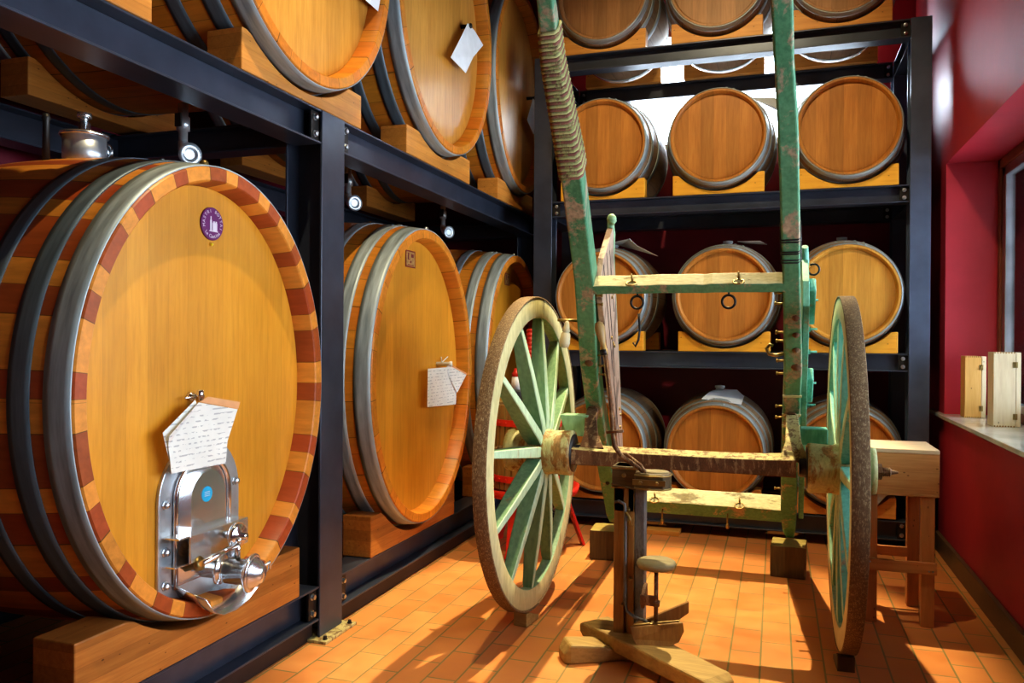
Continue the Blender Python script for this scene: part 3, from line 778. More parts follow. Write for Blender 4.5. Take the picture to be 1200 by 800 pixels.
r = sheet('paper_tag', 'white printed form hanging at the right side of the middle lower cask', [(px, 3.71, 1.045), (px, 3.705, .850), (px, 4.085, .835), (px + .002, 4.09, .92), (px + .006, 4.05, 1.03), (px + .003, 3.92, 1.045)], MT['paper'])
bm = NB(); bm.faces.new([bm.verts.new(q) for q in ((px + .003, 3.93, 1.045), (px + .006, 4.02, .95), (px + .008, 4.085, .90), (px + .012, 4.22, 1.00), (px + .008, 3.98, 1.062))]); obj('second_sheet', bm, MT['paper'], r)
bm = NB(); bm.faces.new([bm.verts.new(q) for q in ((px + .009, 3.97, 1.054), (px + .0135, 4.215, .992), (px + .0135, 4.222, 1.000), (px + .009, 3.975, 1.062))]); obj('printed_edge', bm, MT['paperband'], r)
def plate(root, y, z, sy=.055, sz=.036):
    bm = NB(); add_box(bm, (HX, y - sy, z - sz), (HX + .002, y + sy, z + sz)); p = on(root, 'name_plate', bm, MT['platered'])
    bm = NB(); add_box(bm, (HX + .002, y - sy * .84, z - sz * .84), (HX + .0026, y + sy * .84, z + sz * .84)); onsub(root, p, 'plate_field', bm, MT['plate'])
    bm = NB()
    for a, b2, c, d in ((-.6, -.35, .0, .7), (-.6, -.1, -.1, .0), (.1, .6, .2, .6), (-.1, .15, -.5, -.2), (-.6, .6, -.75, -.65)):
        add_box(bm, (HX + .0026, y + a * sy, z + c * sz), (HX + .0032, y + b2 * sy, z + d * sz))
    onsub(root, p, 'plate_print', bm, MT['platered'])
plate(C2, 3.60, 1.592, .055, .042)
plate(casks['C3'], 5.10, 1.60, .05, .04)
for k in range(3):
    bm = NB(); add_lathe(bm, (-1.70 - .13 * k, 3.72 - .05 * k, 1.757 + .012 * k), (0, 0, 1), [(-.02, .012), (.008, .012), (.012, 0)], 10); on(C2, 'hoop_stud', bm, MT['bolt'])
    bm = NB(); add_lathe(bm, (-1.70 - .13 * k, 5.15 - .05 * k, 1.768 + .012 * k), (0, 0, 1), [(-.02, .012), (.008, .012), (.012, 0)], 10); on(casks['C3'], 'hoop_stud', bm, MT['bolt'])
# drain valves under the upper casks
def drain(root, x, y, z):
    bm = NB(); add_lathe(bm, (x, y, z), (0, 0, 1), [(-.01, .018), (-.06, .018), (-.06, .024), (-.11, .024), (-.11, .016), (-.16, .016)], 18)
    add_tube(bm, [(x, y, z - .15), (x, y, z - .18), (x + .008, y - .002, z - .20), (x + .03, y - .012, z - .206)], .018, 14)
    add_lathe(bm, (x + .02, y - .005, z - .205), (.85, -.55, -.05), [(0, .020), (.03, .020), (.034, .040), (.046, .042), (.046, .024), (.038, .018)], 28)
    o = on(root, 'drain_valve', bm, MT['stainless2'])
    bm = NB(); add_box(bm, (x - .014, y - .03, z - .10), (x + .014, y - .022, z - .05)); onsub(root, o, 'valve_lever', bm, MT['dark'], .002)
drain(casks['U1'], -2.10, 2.43, 2.075)
drain(casks['U2'], -2.15, 3.72, 2.11)
drain(casks['U3'], -2.15, 4.98, 2.12)
# papers on upper casks
px = HX + .05
def upeg(root, y, z):
    bm = NB(); add_lathe(bm, (HX, y, z), (1, 0, 0), [(0, .012), (.055, .010), (.057, .015), (.065, .013), (.066, 0)], 14); on(root, 'sample_peg', bm, MT['dark'])
upeg(casks['U1'], 3.06, 2.80)
sheet('paper_tag', 'white paper at the top edge of the picture on the upper cask above the column', [(HX + .05, 3.00, 2.80), (HX + .05, 3.02, 2.645), (HX + .05, 3.165, 2.64), (HX + .055, 3.19, 2.78), (HX + .05, 3.06, 2.82)], MT['paperblue'])
upeg(casks['U2'], 4.25, 2.985)
sheet('paper_tag', 'crumpled white paper hanging high on the middle upper cask', [(HX + .052, 4.17, 2.93), (HX + .05, 3.98, 2.715), (HX + .05, 4.20, 2.70), (HX + .06, 4.29, 2.82), (HX + .065, 4.44, 2.94), (HX + .055, 4.32, 2.985), (HX + .052, 4.22, 2.99)], MT['paperblue'])
upeg(casks['U3'], 5.52, 2.94)
sheet('paper_tag', 'pale paper on the farthest upper cask, beside the rack corner column', [(HX + .052, 5.36, 2.74), (HX + .05, 5.52, 2.68), (HX + .05, 5.62, 2.70), (HX + .06, 5.60, 2.92), (HX + .052, 5.50, 2.93)], MT['paperblue'])

# ------------------------------------------------------------------ small barrels on the back rack
BL, BR, BB = .93, .283, .345
BH = [(.0, .052), (.105, .145), (.245, .29), (.71, .755), (.855, .895), (.948, 1.)]
def small(label, hd, st):
    return barrel('small_oak_barrel', label, 'barrel', BL, BR, BR, BB, BB, .345, .028, .022, BH, st, hd, MT['galv'], 64, 'small barrels on the tall back rack', m_chime=hd)
protoA = small('a', MT['headS'], MT['stv_small'])
protoB = small('b', MT['headS2'], MT['stv_smallo'])
protoC = small('c', MT['headT'], MT['stv_small'])
rows = [
 (3.030, [(-1.064, 'C', 'small barrel on the top shelf at the left, beside the leaning green shaft'), (-.362, 'C', 'small barrel in the middle of the top shelf, cut by the top edge'), (.345, 'C', 'small barrel at the right of the top shelf, right of the green shaft')]),
 (2.090, [(-1.064, 'A', 'small barrel at the left of the second shelf from the top, against the bright window'), (-.347, 'A', 'small barrel in the middle of the second shelf, bright window on both sides'), (.384, 'A', 'small barrel at the right end of the second shelf, next to the rack column')]),
 (1.127, [(-1.064, 'A', 'small barrel at the left of the third shelf, partly behind the pinkish cart board'), (-.307, 'A', 'small barrel in the middle of the third shelf, behind the upper cart crossbar'), (.386, 'B', 'small barrel at the right of the third shelf above the right cart wheel')]),
 (.178, [(-1.064, 'A', 'small barrel at the left of the lowest shelf behind the cart axle'), (-.352, 'A', 'small barrel in the middle of the lowest shelf under the papers'), (.384, 'A', 'small barrel at the right of the lowest shelf behind the right wheel and table')])]
fY = 4.955
used = {}
protos = {'A': protoA, 'B': protoB, 'C': protoC}
barr = []
cradn = 0
for ri, (zz, row) in enumerate(rows):
    for ci, (x, k, lab) in enumerate(row):
        loc = (x, fY + BL / 2, zz)
        base = zz - .0
        # radius bottom sits .05 above shelf at the head because of the bulge
        loc = (x, fY + BL / 2, zz)
        rot = random.uniform(-.0, .0)
        if k not in used: r = protos[k]; used[k] = 1; r.location = loc; r['label'] = lab
        else: r = dup(protos[k], loc, 0, lab)
        barr.append(r)
        q = ['left', 'middle', 'right'][ci]; sh = ['top', 'second', 'third', 'lowest'][ri]
        for nme, ya, yb, t in (('front', BY + .01, BY + .10, .160), ('rear', 5.70, 5.79, .80)):
            kk = 1 - (2 * t - 1) ** 2; rad = BR + (BB - BR) * kk + .004
            saddle('wooden_cradle', '%s pine cradle board under the %s small barrel of the %s shelf' % (nme, q, sh), ya, yb, x - .272, x + .272, zz + .0015, zz + .125, x, zz + .345, rad, rad, MT['pineY'] if ri in (1, 2) else MT['cradle'], alongX=False, group='cradle boards of the small barrels')
# papers and bungs on small barrels
def toppaper(label, pts, m='paperblue'): sheet('paper_tag', label, pts, MT[m])
z3 = 1.127 + .69
toppaper('folded paper lying on top of the left barrel of the third shelf', [(-1.06, 5.17, z3 + .012), (-.90, 5.10, z3 + .03), (-.86, 5.14, z3 - .01), (-.72, 5.12, z3 - .085), (-.86, 5.26, z3 - .02), (-1.00, 5.32, z3 + .012)])
toppaper('small paper flat on the middle barrel of the third shelf', [(-.24, 5.2, z3 + .003), (-.10, 5.15, z3 - .005), (-.06, 5.28, z3 - .015), (-.2, 5.33, z3 + .003)])
z4 = .178 + .69
toppaper('white folded paper draped on top of the middle lowest barrel', [(-.44, 5.06, z4 - .035), (-.20, 5.04, z4 - .06), (-.19, 5.20, z4 - .02), (-.24, 5.34, z4 + .012), (-.36, 5.32, z4 + .014), (-.40, 5.18, z4 + .004)])
z2 = 2.09 + .69
toppaper('paper sticking out beside the middle barrel of the second shelf', [(-.17, 5.25, z2 - .05), (-.02, 5.22, z2 - .07), (.04, 5.25, z2 - .15), (.0, 5.32, z2 - .13)])

# ------------------------------------------------------------------ painted cart, tipped up on its tail
cart = thing('cart', 'old green painted two-wheeled wooden cart tipped up with its shafts in the air', 'cart', (-.37, 3.3, 0))
O_ = V((0, 4.38, .18)); TU = V((0, -.747, .664)); TN = V((0, .664, .747)); EX = V((1, 0, 0))
def P(s, x, h=0.): return O_ + TU * s + TN * h + EX * x
def interp(tab, s):
    if s <= tab[0][0]: return tab[0][1:]
    for a, b in zip(tab, tab[1:]):
        if s <= b[0]:
            t = (s - a[0]) / (b[0] - a[0]); return tuple(a[k] + (b[k] - a[k]) * t for k in range(1, len(a)))
    return tab[-1][1:]
def beam(bm, tab, s0, s1, n=24, mats=(0, 0, 0, 0)):
    """tab rows: s, x centre, half width, h0, h1"""
    prev = None
    for i in range(n + 1):
        s = s0 + (s1 - s0) * i / n; x, w, h0, h1 = interp(tab, s)
        w *= 1 + random.uniform(-.02, .02)
        cur = [bm.verts.new(P(s, x - w, h0)), bm.verts.new(P(s, x + w, h0)), bm.verts.new(P(s, x + w, h1)), bm.verts.new(P(s, x - w, h1))]
        if prev:
            for k in range(4):
                f = bm.faces.new((prev[k], prev[(k + 1) % 4], cur[(k + 1) % 4], cur[k])); f.material_index = mats[k]
        else: bm.faces.new(list(reversed(cur)))
        prev = cur
    bm.faces.new(prev)
# left and right shaft beams (s, x, halfwidth, h0, h1)
TLs = [(-.02, -.862, .018, .01, .05), (.08, -.852, .031, 0, .09), (.20, -.838, .037, 0, .105), (1.08, -.795, .036, 0, .11), (1.352, -.770, .0365, 0, .11), (1.865, -.703, .0385, 0, .10), (2.385, -.6625, .036, .004, .085), (2.76, -.651, .0275, .006, .07), (2.97, -.629, .0245, .008, .055), (4.1, -.535, .020, .012, .05)]
TRs = [(-.03, .073, .020, .01, .05), (.08, .066, .034, 0, .09), (.25, .064, .038, 0, .105), (.56, .0615, .037, 0, .11), (1.375, .0635, .034, 0, .11), (1.85, .049, .030, 0, .10), (2.16, .0395, .0315, .002, .09), (2.49, .028, .030, .004, .08), (2.69, .015, .027, .006, .07), (2.885, .0075, .0285, .008, .065), (4.1, -.045, .020, .012, .05)]
shafts = []
for tab in (TLs, TRs):
    bm = NB(); beam(bm, tab, tab[0][0], 4.1, 44); shafts.append(obj('shaft', bm, MT['green'], cart, .008, seg=3))
# cord bindings
def binding(parent, tab, s0, s1, n, r, m, name, grow=.0015):
    bm = NB()
    for i in range(n):
        s = s0 + (s1 - s0) * (i + .5) / n; x, w, h0, h1 = interp(tab, s); g = grow
        sl = (s1 - s0) / n * .10
        pts = [P(s - sl, x - w - g, h0), P(s, x - w * .7, h0 - g), P(s, x + w * .7, h0 - g), P(s + sl, x + w + g, h0 + .008), P(s + sl, x + w + g, h1), P(s, x + w * .7, h1 + g), P(s, x - w * .7, h1 + g), P(s - sl, x - w - g, h1), P(s - sl, x - w - g, h0)]
        add_tube(bm, pts, r, 8)
    return obj(name, bm, m, parent)
binding(shafts[0], TLs, 2.34, 2.87, 22, .0058, MT['rope'], 'cord_binding')
binding(shafts[0], TLs, 2.352, 2.882, 22, .0062, MT['ropegreen'], 'cord_binding')
for sa, sb, n in ((2.030, 2.052, 2), (1.978, 1.996, 2), (1.935, 1.960, 2)): binding(shafts[1], TRs, sa, sb, n, .0026, MT['dark'], 'wire_binding', .002)
# crossbars: worn up face coloured cream as lit from above, green face down
def crossbar(s0, s1, x0, x1, h1):
    bm = NB(); n = 22; prev = None
    for i in range(n + 1):
        x = x0 + (x1 - x0) * i / n; j = random.uniform(-.003, .003)
        cur = [bm.verts.new(P(s0 + j * .5, x, 0)), bm.verts.new(P(s1 + j, x, 0)), bm.verts.new(P(s1 + j * .7, x, h1)), bm.verts.new(P(s0, x, h1))]
        if prev:
            for k in range(4):
                f = bm.faces.new((prev[k], prev[(k + 1) % 4], cur[(k + 1) % 4], cur[k])); f.material_index = 1 if k == 1 else 0
        else: bm.faces.new(list(reversed(cur)))
        prev = cur
    bm.faces.new(prev)
    return obj('crossbar', bm, [MT['green'], MT['cream']], cart, .004)
cbU = crossbar(1.797, 1.842, -.675, .030, .060)
cbL = crossbar(.145, .262, -.81, .035, .090)
def ringat(parent, s, x, R=.019, h=.035, lean=0.):
    bm = NB(); p = P(s, x, h) + TU * .004
    add_tube(bm, [p - TU * .01, p + TU * .016], .005, 8); add_ring(bm, p + TU * .018, (1, .15, .1), .007, .003, 14, 6)
    add_ring(bm, p + TU * .003 - TN * (R + .006), TU * .9 + TN * .35, R, .0036, 24, 8)
    return obj('iron_ring', bm, MT['brass'], parent)
ringat(cbU, 1.842, -.522, h=.03); ringat(cbU, 1.842, -.132, h=.03)
ringat(cbL, .262, -.60, .023); ringat(cbL, .262, -.172, .023)
def hang_ring(parent, s, x, R=.024):
    bm = NB(); p = P(s, x, .02)
    add_tube(bm, [p + TU * .01, p - TN * .02 - V((0, 0, .012))], .004, 8)
    add_ring(bm, p - TN * .015 + V((0, -.01, -.012 - R)), (0.15, 1, .1), R, .0048, 28, 8)
    return obj('iron_ring', bm, MT['dark'], parent)
hang_ring(cbU, 1.797, -.505); hang_ring(cbU, 1.797, -.168)
bm = NB(); p = P(1.782, -.50, .0) + V((0, -.01, -.065)); add_tube(bm, [p, p + V((.005, 0, -.06)), p + V((0, 0, -.10)), p + V((-.012, 0, -.125)), p + V((-.02, 0, -.11))], .0045, 8)
obj('chain_hook', bm, MT['dark'], cbU)
for x in (-.562, -.232):
    bm = NB(); p = P(.20, x, -.005); add_tube(bm, [p, p + V((0, -.015, -.01)), p + V((0, -.015, -.045))], .004, 8); add_lathe(bm, p + V((0, -.015, -.045)), (0, 0, -1), [(0, .005), (.01, .010), (.022, .009), (.032, .0)], 12)
    obj('hanging_hook', bm, MT['brass'], cbL)
# third thin ladder rail between shafts under the bed (tail bar), bolts on the shafts
def stud(parent, tab, s, dx, r=.011, m='rust', nme='bolt_head'):
    x, w, h0, h1 = interp(tab, s); bm = NB(); add_lathe(bm, P(s, x + dx, h0), -TN, [(0, r * 1.4), (.004, r * 1.3), (.005, r), (.011, r * .8), (.012, 0)], 8); return obj(nme, bm, MT[m], parent)
for s, r in ((1.662, .010), (1.568, .010), (1.479, .011), (1.376, .015)): stud(shafts[1], TRs, s, .012, r)
stud(shafts[0], TLs, 1.382, .004, .014); stud(shafts[0], TLs, .42, .004, .009, 'dark')
# iron straps tying the beams to the axle, hooks on the inner faces
def pins(parent, tab, side, ss):
    for s in ss:
        bm = NB(); x, w, h0, h1 = interp(tab, s); p = P(s, x + side * w, .03)
        add_tube(bm, [p - EX * side * .01, p + EX * side * .028], .0045, 8); add_lathe(bm, p + EX * side * .024, EX * side, [(0, .008), (.006, .007), (.007, 0)], 8)
        obj('peg', bm, MT['brass'], parent)
pins(shafts[0], TLs, 1, (1.762, 1.712, 1.40, 1.33, 1.27)); pins(shafts[1], TRs, -1, (1.765, 1.708, 1.55, 1.50, 1.38, 1.30, 1.08, 1.0, .42))
bm = NB(); x, w, h0, h1 = interp(TRs, 1.436); p = P(1.436, x - w, .02)
add_tube(bm, [p, p + V((-.03, 0, -.008)), p + V((-.055, 0, -.004)), p + V((-.066, 0, .018)), p + V((-.055, 0, .034)), p + V((-.04, 0, .03))], .007, 10); obj('iron_hook', bm, MT['brass'], shafts[1])
# plate strips across the right shaft
bm = NB()
for s in (1.19, 1.06, .98):
    x, w, h0, h1 = interp(TRs, s); add_obox(bm, P(s, x, h0 - .001), EX * (w + .003), TU * .006, TN * .003)
obj('batten', bm, MT['cream'], shafts[1], .001)
# side boards standing on the bed
def board(xf, x_out, cols, name, K=1.):
    bm = NB(); poly = [(.16, .04), (.16, .095), (.41, .125), (1.07, .245), (1.60, .325), (1.76, .350), (1.845, .385), (1.90, .395), (1.925, .37), (1.905, .345), (1.93, .25), (1.95, .10), (1.95, .04)]
    # split in strips so the face follows the tapering bed
    lo = [(s, .03) for s in (.16, .41, 1.07, 1.60, 1.76, 1.845, 1.90, 1.925)]
    hi = [(.16, .095), (.41, .125), (1.07, .245), (1.60, .325), (1.76, .352), (1.845, .390), (1.90, .375), (1.95, .14)]
    pr_ = None
    lo = [(a * K, c) for a, c in lo]; hi = [(a * K, c) for a, c in hi]
    if K < .9: hi[-3] = (hi[-3][0], .36); hi[-2] = (hi[-2][0], .30)
    for (sa, ha), (sb, hb) in zip(lo, hi):
        cur = [bm.verts.new(P(sa, xf(sa), ha)), bm.verts.new(P(sb, xf(sb), hb)), bm.verts.new(P(sb, xf(sb) + x_out, hb)), bm.verts.new(P(sa, xf(sa) + x_out, ha))]
        if pr_:
            for k in range(4): bm.faces.new((pr_[k], pr_[(k + 1) % 4], cur[(k + 1) % 4], cur[k]))
        else: bm.faces.new(list(reversed(cur)))
        pr_ = cur
    bm.faces.new(pr_)
    return obj(name, bm, cols, cart, .003)
xfL = lambda s: -.757 + (s - .41) * (.110 / 1.43)
xfR = lambda s: .108 - (s - .41) * (.018 / 1.43)
sbL = board(xfL, -.024, MT['pink'], 'side_board', .953); sbR = board(xfR, .024, MT['teal'], 'side_board', .88)
def edge_rail(sb, xf, xo, m, K, knob=True):
    bm = NB(); e = [(.16, .095), (.41, .125), (1.07, .245), (1.60, .325), (1.76, .352), (1.845, .395), (1.925, .405)]
    e = [(a * K, c if (knob or a < 1.84) else c - .05) for a, c in e]
    add_tube(bm, [P(s, xf(s) + xo, h) for s, h in e], [.010, .011, .012, .013, .014, .017, .013], 8)
    if knob: add_lathe(bm, P(1.90 * K, xf(1.9) + xo, .40), TU + TN * .2, [(0, .010), (.012, .020), (.03, .020), (.042, .012), (.045, 0)], 14)
    return obj('edge_moulding', bm, m, sb)
edge_rail(sbL, xfL, -.012, MT['greenpale'], .953); edge_rail(sbR, xfR, .012, MT['teal'], .88, False)
bm = NB()   # dark grooves and dowels on the inner face of the left board
for s, h in ((1.40, .13), (1.34, .15), (1.30, .17), (.86, .15), (.80, .16), (.75, .12), (1.56, .22)):
    add_lathe(bm, P(s, xfL(s), h), EX, [(-.004, .009), (.006, .007), (.007, 0)], 8)
obj('dowels', bm, MT['brass'], sbL)
bm = NB()
for a, c in (((.25, .05), (1.84, .12)), ((1.15, .12), (1.83, .20)), ((1.45, .24), (1.78, .27))):
    pts = [P(a[0] + (c[0] - a[0]) * t, xfL(a[0] + (c[0] - a[0]) * t) + .0006, a[1] + (c[1] - a[1]) * t) for t in (0, .33, .66, 1)]
    for p, q in zip(pts, pts[1:]): add_obox(bm, (p + q) / 2, (q - p) / 2, EX * .0008, TN * .0025)
obj('board_seams', bm, MT['dark'], sbL)
# right board outer fittings
for s, h in ((1.50, .25), (1.36, .22), (1.24, .20), (1.08, .16), (.95, .14), (.72, .12), (.62, .10)):
    bm = NB(); p = P(s, xfR(s) + .024, h); add_tube(bm, [p - EX * .01, p + EX * .04], .0045, 8); add_lathe(bm, p + EX * .006, EX, [(0, .012), (.008, .012)], 6, smooth=False); obj('bolt', bm, MT['teal'], sbR)
bm = NB(); p = P(1.66, .135, .26); add_ring(bm, p, (.2, 1, .1), .021, .004, 24, 8, a0=-2.2, a1=3.2); obj('iron_ring', bm, MT['dark'], sbR)
for s, h, l in ((1.50, .24, .10), (1.05, .17, .08)):
    bm = NB(); c = P(s, xfR(s) + .038, h); add_obox(bm, c, EX * .014, TU * l, TN * .035); obj('cleat', bm, MT['teal'], sbR, .006)
# bed boards hidden behind (slats between shafts at the tail) -- open frame in the photo, outriggers beside the shafts
for xa, xb, dz in ((-.918, -.79, .0), (.095, .20, -.01)):
    bm = NB(); za, zb = (.772, .862) if xa < 0 else (.775, .842)
    add_prism(bm, [(xa, 3.45, zb), (xb, 3.45, zb), (xb, 3.45, za - .005), (xa + (.028 if xa < 0 else 0), 3.45, za)], (0, .10, 0))
    obj('outrigger', bm, MT['greenpale'] if xa < 0 else MT['teal'], cart, .004)
# axle with rusty brackets
AY, AZ = 3.30, .705
bm = NB(); n = 26; prev = None
for i in range(n + 1):
    u = i / n; x = -.83 + (.075 + .83) * u; e = abs(2 * u - 1) ** 5
    zt = .748 + .010 * e; zb = .672; yw = .036 + .022 * e
    cur = [bm.verts.new((x, AY - yw, zb)), bm.verts.new((x, AY - yw, zt - .016)), bm.verts.new((x, AY + yw, zt)), bm.verts.new((x, AY + yw, zb))]
    if prev:
        for k in range(4):
            f = bm.faces.new((prev[k], prev[(k + 1) % 4], cur[(k + 1) % 4], cur[k])); f.material_index = 1 if k == 1 else 0
    else: bm.faces.new(list(reversed(cur)))
    prev = cur
bm.faces.new(prev)
axle = obj('axle', bm, [MT['rust'], MT['axle']], cart, .004)  # top face ochre, other faces rust
for x, tab, m in ((-.735, TLs, MT['rust']), (.068, TRs, MT['axle'])):
    bm = NB()
    q = P(1.06, interp(tab, 1.06)[0], -.006)
    pts = [V((x, AY - .005, AZ + .03)), V((x + (q.x - x) * .3, AY + .06, AZ + .085)), V((x + (q.x - x) * .7, AY + .16, AZ + .14)), q]
    ws = (.052, .030, .026, .024)
    pv = None
    for p, w in zip(pts, ws):
        d = V((0, .8, .6)); nn = V((0, .6, -.8))
        cur = [bm.verts.new(p - EX * w + nn * .016), bm.verts.new(p + EX * w + nn * .016), bm.verts.new(p + EX * w - nn * .012), bm.verts.new(p - EX * w - nn * .012)]
        if pv:
            for k in range(4): bm.faces.new((pv[k], pv[(k + 1) % 4], cur[(k + 1) % 4], cur[k]))
        else: bm.faces.new(list(reversed(cur)))
        pv = cur
    bm.faces.new(pv)
    br_ = obj('axle_bracket', bm, m, cart, .003)
    bm = NB(); add_lathe(bm, q, -TN, [(0, .028), (.006, .028), (.008, .017), (.02, .015), (.021, 0)], 6, smooth=False); obj('bracket_bolt', bm, MT['rust'], br_)

def add_rev(bm, c, loop, seg, mats, jag=0.):
    """closed loop (x, r) revolved about the X axis through c"""
    rings = []
    for k in range(seg):
        t = 2 * PI * k / seg; j = random.uniform(-jag, jag)
        rings.append([bm.verts.new((c[0] + x, c[1] + (r + j) * math.cos(t), c[2] + (r + j) * math.sin(t))) for x, r in loop])
    n = len(loop)
    for k in range(seg):
        a, b2 = rings[k], rings[(k + 1) % seg]
        for i in range(n):
            f = bm.faces.new((a[i], a[(i + 1) % n], b2[(i + 1) % n], b2[i])); f.material_index = mats[i]; f.smooth = True
def wheel(xin, sgn, z, m_side, hub_in, hub_out, phase):
    """sgn: outward direction; xin: plane of the inner rim face"""
    c = (0, AY, z); R, Ri, w = .657, .575, .050
    bm = NB(); x0, x1 = xin, xin + sgn * w
    add_rev(bm, c, [(x0, Ri), (x0, R), (x1, R), (x1, Ri)], 120, [0, 0, 0, 1], .0006)
    rim = obj('wheel', bm, [m_side, MT['greenpale']], cart, .0035)
    for p in rim.data.polygons: p.use_smooth = True
    bm = NB(); add_rev(bm, c, [(x0 - sgn * .002, R), (x0 - sgn * .002, R + .008), (x1 + sgn * .002, R + .008), (x1 + sgn * .002, R)], 120, [0] * 4, .0004); obj('iron_tyre', bm, MT['tyre'], rim, .002)
    bm = NB()
    pr_ = [(0, .058), (0, .094), (.012, .096), (.085, .092), (.10, .096), (.19, .098), (.20, .088), (abs(hub_out - hub_in) - .03, .084), (abs(hub_out - hub_in) - .02, .092), (abs(hub_out - hub_in), .088), (abs(hub_out - hub_in), .03)]
    add_lathe(bm, (hub_in, AY, z), (sgn, 0, 0), pr_, 40)
    obj('hub', bm, MT['hub'], rim)
    bm = NB(); add_lathe(bm, (hub_in - sgn * .004, AY, z), (sgn, 0, 0), [(0, .030), (0, .080), (.03, .080), (.03, .03)], 30, mat=0)
    add_lathe(bm, (hub_in - sgn * .03, AY, z), (sgn, 0, 0), [(0, .036), (.05, .040)], 24)
    obj('hub_socket', bm, MT['dark'], rim)
    bm = NB(); L_ = hub_out
    add_lathe(bm, (L_, AY, z), (sgn, 0, 0), [(0, .026), (.008, .026), (.008, .03), (.022, .03), (.022, .016), (.052, .015), (.055, .010), (.078, .004), (.08, 0)], 8, smooth=False)
    for k in range(4): add_ring(bm, (L_ + sgn * (.028 + .007 * k), AY, z), (1, 0, 0), .0155, .002, 16, 6)
    obj('axle_bolt', bm, MT['rust'], rim)
    xm = (x0 + x1) / 2
    for k in range(12):
        t = math.radians(phase + 30 * k)
        rd = V((0, -math.cos(t), math.sin(t))); tg = V((0, math.sin(t), math.cos(t)))
        bm = NB(); pv = None; hx = hub_in + sgn * .145
        for rr, wx, wt, cx in ((.08, .030, .020, hx), (.14, .036, .023, hx + (xm - hx) * .15), (.38, .031, .018, hx + (xm - hx) * .65), (.55, .023, .014, xm), (.585, .018, .012, xm)):
            p = V((cx, AY, z)) + rd * rr
            cur = [bm.verts.new(p - EX * wx - tg * wt * .86), bm.verts.new(p - EX * wx * .88 - tg * wt), bm.verts.new(p + EX * wx * .88 - tg * wt), bm.verts.new(p + EX * wx - tg * wt * .86),
                   bm.verts.new(p + EX * wx + tg * wt * .86), bm.verts.new(p + EX * wx * .88 + tg * wt), bm.verts.new(p - EX * wx * .88 + tg * wt), bm.verts.new(p - EX * wx + tg * wt * .86)]
            if pv:
                for i in range(8):
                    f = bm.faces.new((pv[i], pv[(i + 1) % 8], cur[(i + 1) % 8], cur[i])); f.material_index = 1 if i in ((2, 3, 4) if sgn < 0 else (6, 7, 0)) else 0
            else: bm.faces.new(list(reversed(cur)))
            pv = cur
        bm.faces.new(pv)
        obj('spoke', bm, [MT['spoke'] if sgn < 0 else MT['teal'], MT['spoke_lit']], rim)
    return rim
wheel(-.970, -1, .716, MT['rim'], -.817, -1.106, 6)
wheel(.223, 1, .706, MT['rim'], .117, .359, 3)
# wooden turned handle hanging from a peg on the left shaft
bm = NB(); p = V((-.815, 3.17, 1.262)); dd = V((-.012, .0, -.1)).normalized()
add_lathe(bm, p, dd, [(-.012, .006), (0, .010), (.015, .013), (.03, .018), (.034, .012), (.038, .018), (.06, .021), (.08, .022), (.095, .018), (.10, 0)], 18)
hd_ = obj('turned_handle', bm, MT['bobbin'], cart)
bm = NB(); add_tube(bm, [(-.855, 3.17, 1.278), (-.775, 3.20, 1.276)], .006, 8); add_tube(bm, [(-.812, 3.17, 1.278), (-.815, 3.17, 1.262)], .003, 6); obj('peg', bm, MT['brass'], hd_)

# blocks and chocks under the cart
def block(name, label, lo, hi, rz=0.):
    bm = NB(); add_box(bm, lo, hi)
    c = V(((lo[0] + hi[0]) / 2, (lo[1] + hi[1]) / 2, lo[2]))
    M_ = Matrix.Translation(c) @ Matrix.Rotation(rz, 4, 'Z') @ Matrix.Translation(-c)
    for v in bm.verts: v.co = M_ @ v.co
    for f in bm.faces: f.material_index = 1 if f.calc_center_median().z > hi[2] - .001 else 0
    return tag(obj(name, bm, [MT['block'], MT['blocktop']], None, .006, loc=c), label, 'block')
block('timber_block', 'dark square timber block under the tail of the right cart beam', (-.018, 4.255, 0), (.152, 4.44, .160), -.06)
block('timber_block', 'dark square timber block under the tail of the left cart beam', (-.965, 4.265, 0), (-.77, 4.45, .160), .04)
def wedge(label, c, rz):
    bm = NB(); add_prism(bm, [(-.03, -.05, 0), (-.03, .07, 0), (-.03, .07, .018), (-.03, -.02, .055), (-.03, -.05, .055)], (.06, 0, 0))
    M_ = Matrix.Translation(V(c)) @ Matrix.Rotation(rz, 4, 'Z')
    for v in bm.verts: v.co = M_ @ v.co
    return tag(obj('wheel_chock', bm, MT['oldfoot'] if c[0] < 0 else MT['block'], None, .002, loc=c), label, 'chock')
wedge('small pale wooden chock under the left cart wheel', (-1.0, 3.215, 0), -.15)
wedge('small dark wooden chock under the right cart wheel', (.245, 3.17, 0), .05)
tag(boxobj('plank_offcut', (-.76, 4.93, 0), (-.555, 5.05, .028), MT['cradle'], None, .003), 'short orange plank offcut on the floor under the back rack', 'plank')

# ------------------------------------------------------------------ antique corking stand
ck = thing('corking_machine', 'antique wooden post corking machine with iron head, round pad and pedal', 'corking machine', (-.52, 3.0, 0))
bm = NB()
A0, A1 = V((-.70, 3.125, .055)), V((-.155, 2.70, .055)); d = (A1 - A0); dn = d.normalized(); wn = V((-dn.y, dn.x, 0))
pv = None
for t, hw, zt, zb in ((0, .055, .075, .045), (.05, .068, .090, .035), (.5, .072, .094, .035), (.95, .066, .086, .03), (1., .052, .07, .03)):
    c = A0 + d * t
    cur = [bm.verts.new(V((*(c - wn * hw).xy, zb))), bm.verts.new(V((*(c + wn * hw).xy, zb))), bm.verts.new(V((*(c + wn * hw).xy, zt))), bm.verts.new(V((*(c - wn * hw).xy, zt)))]
    if pv:
        for k in range(4): bm.faces.new((pv[k], pv[(k + 1) % 4], cur[(k + 1) % 4], cur[k]))
    else: bm.faces.new(list(reversed(cur)))
    pv = cur
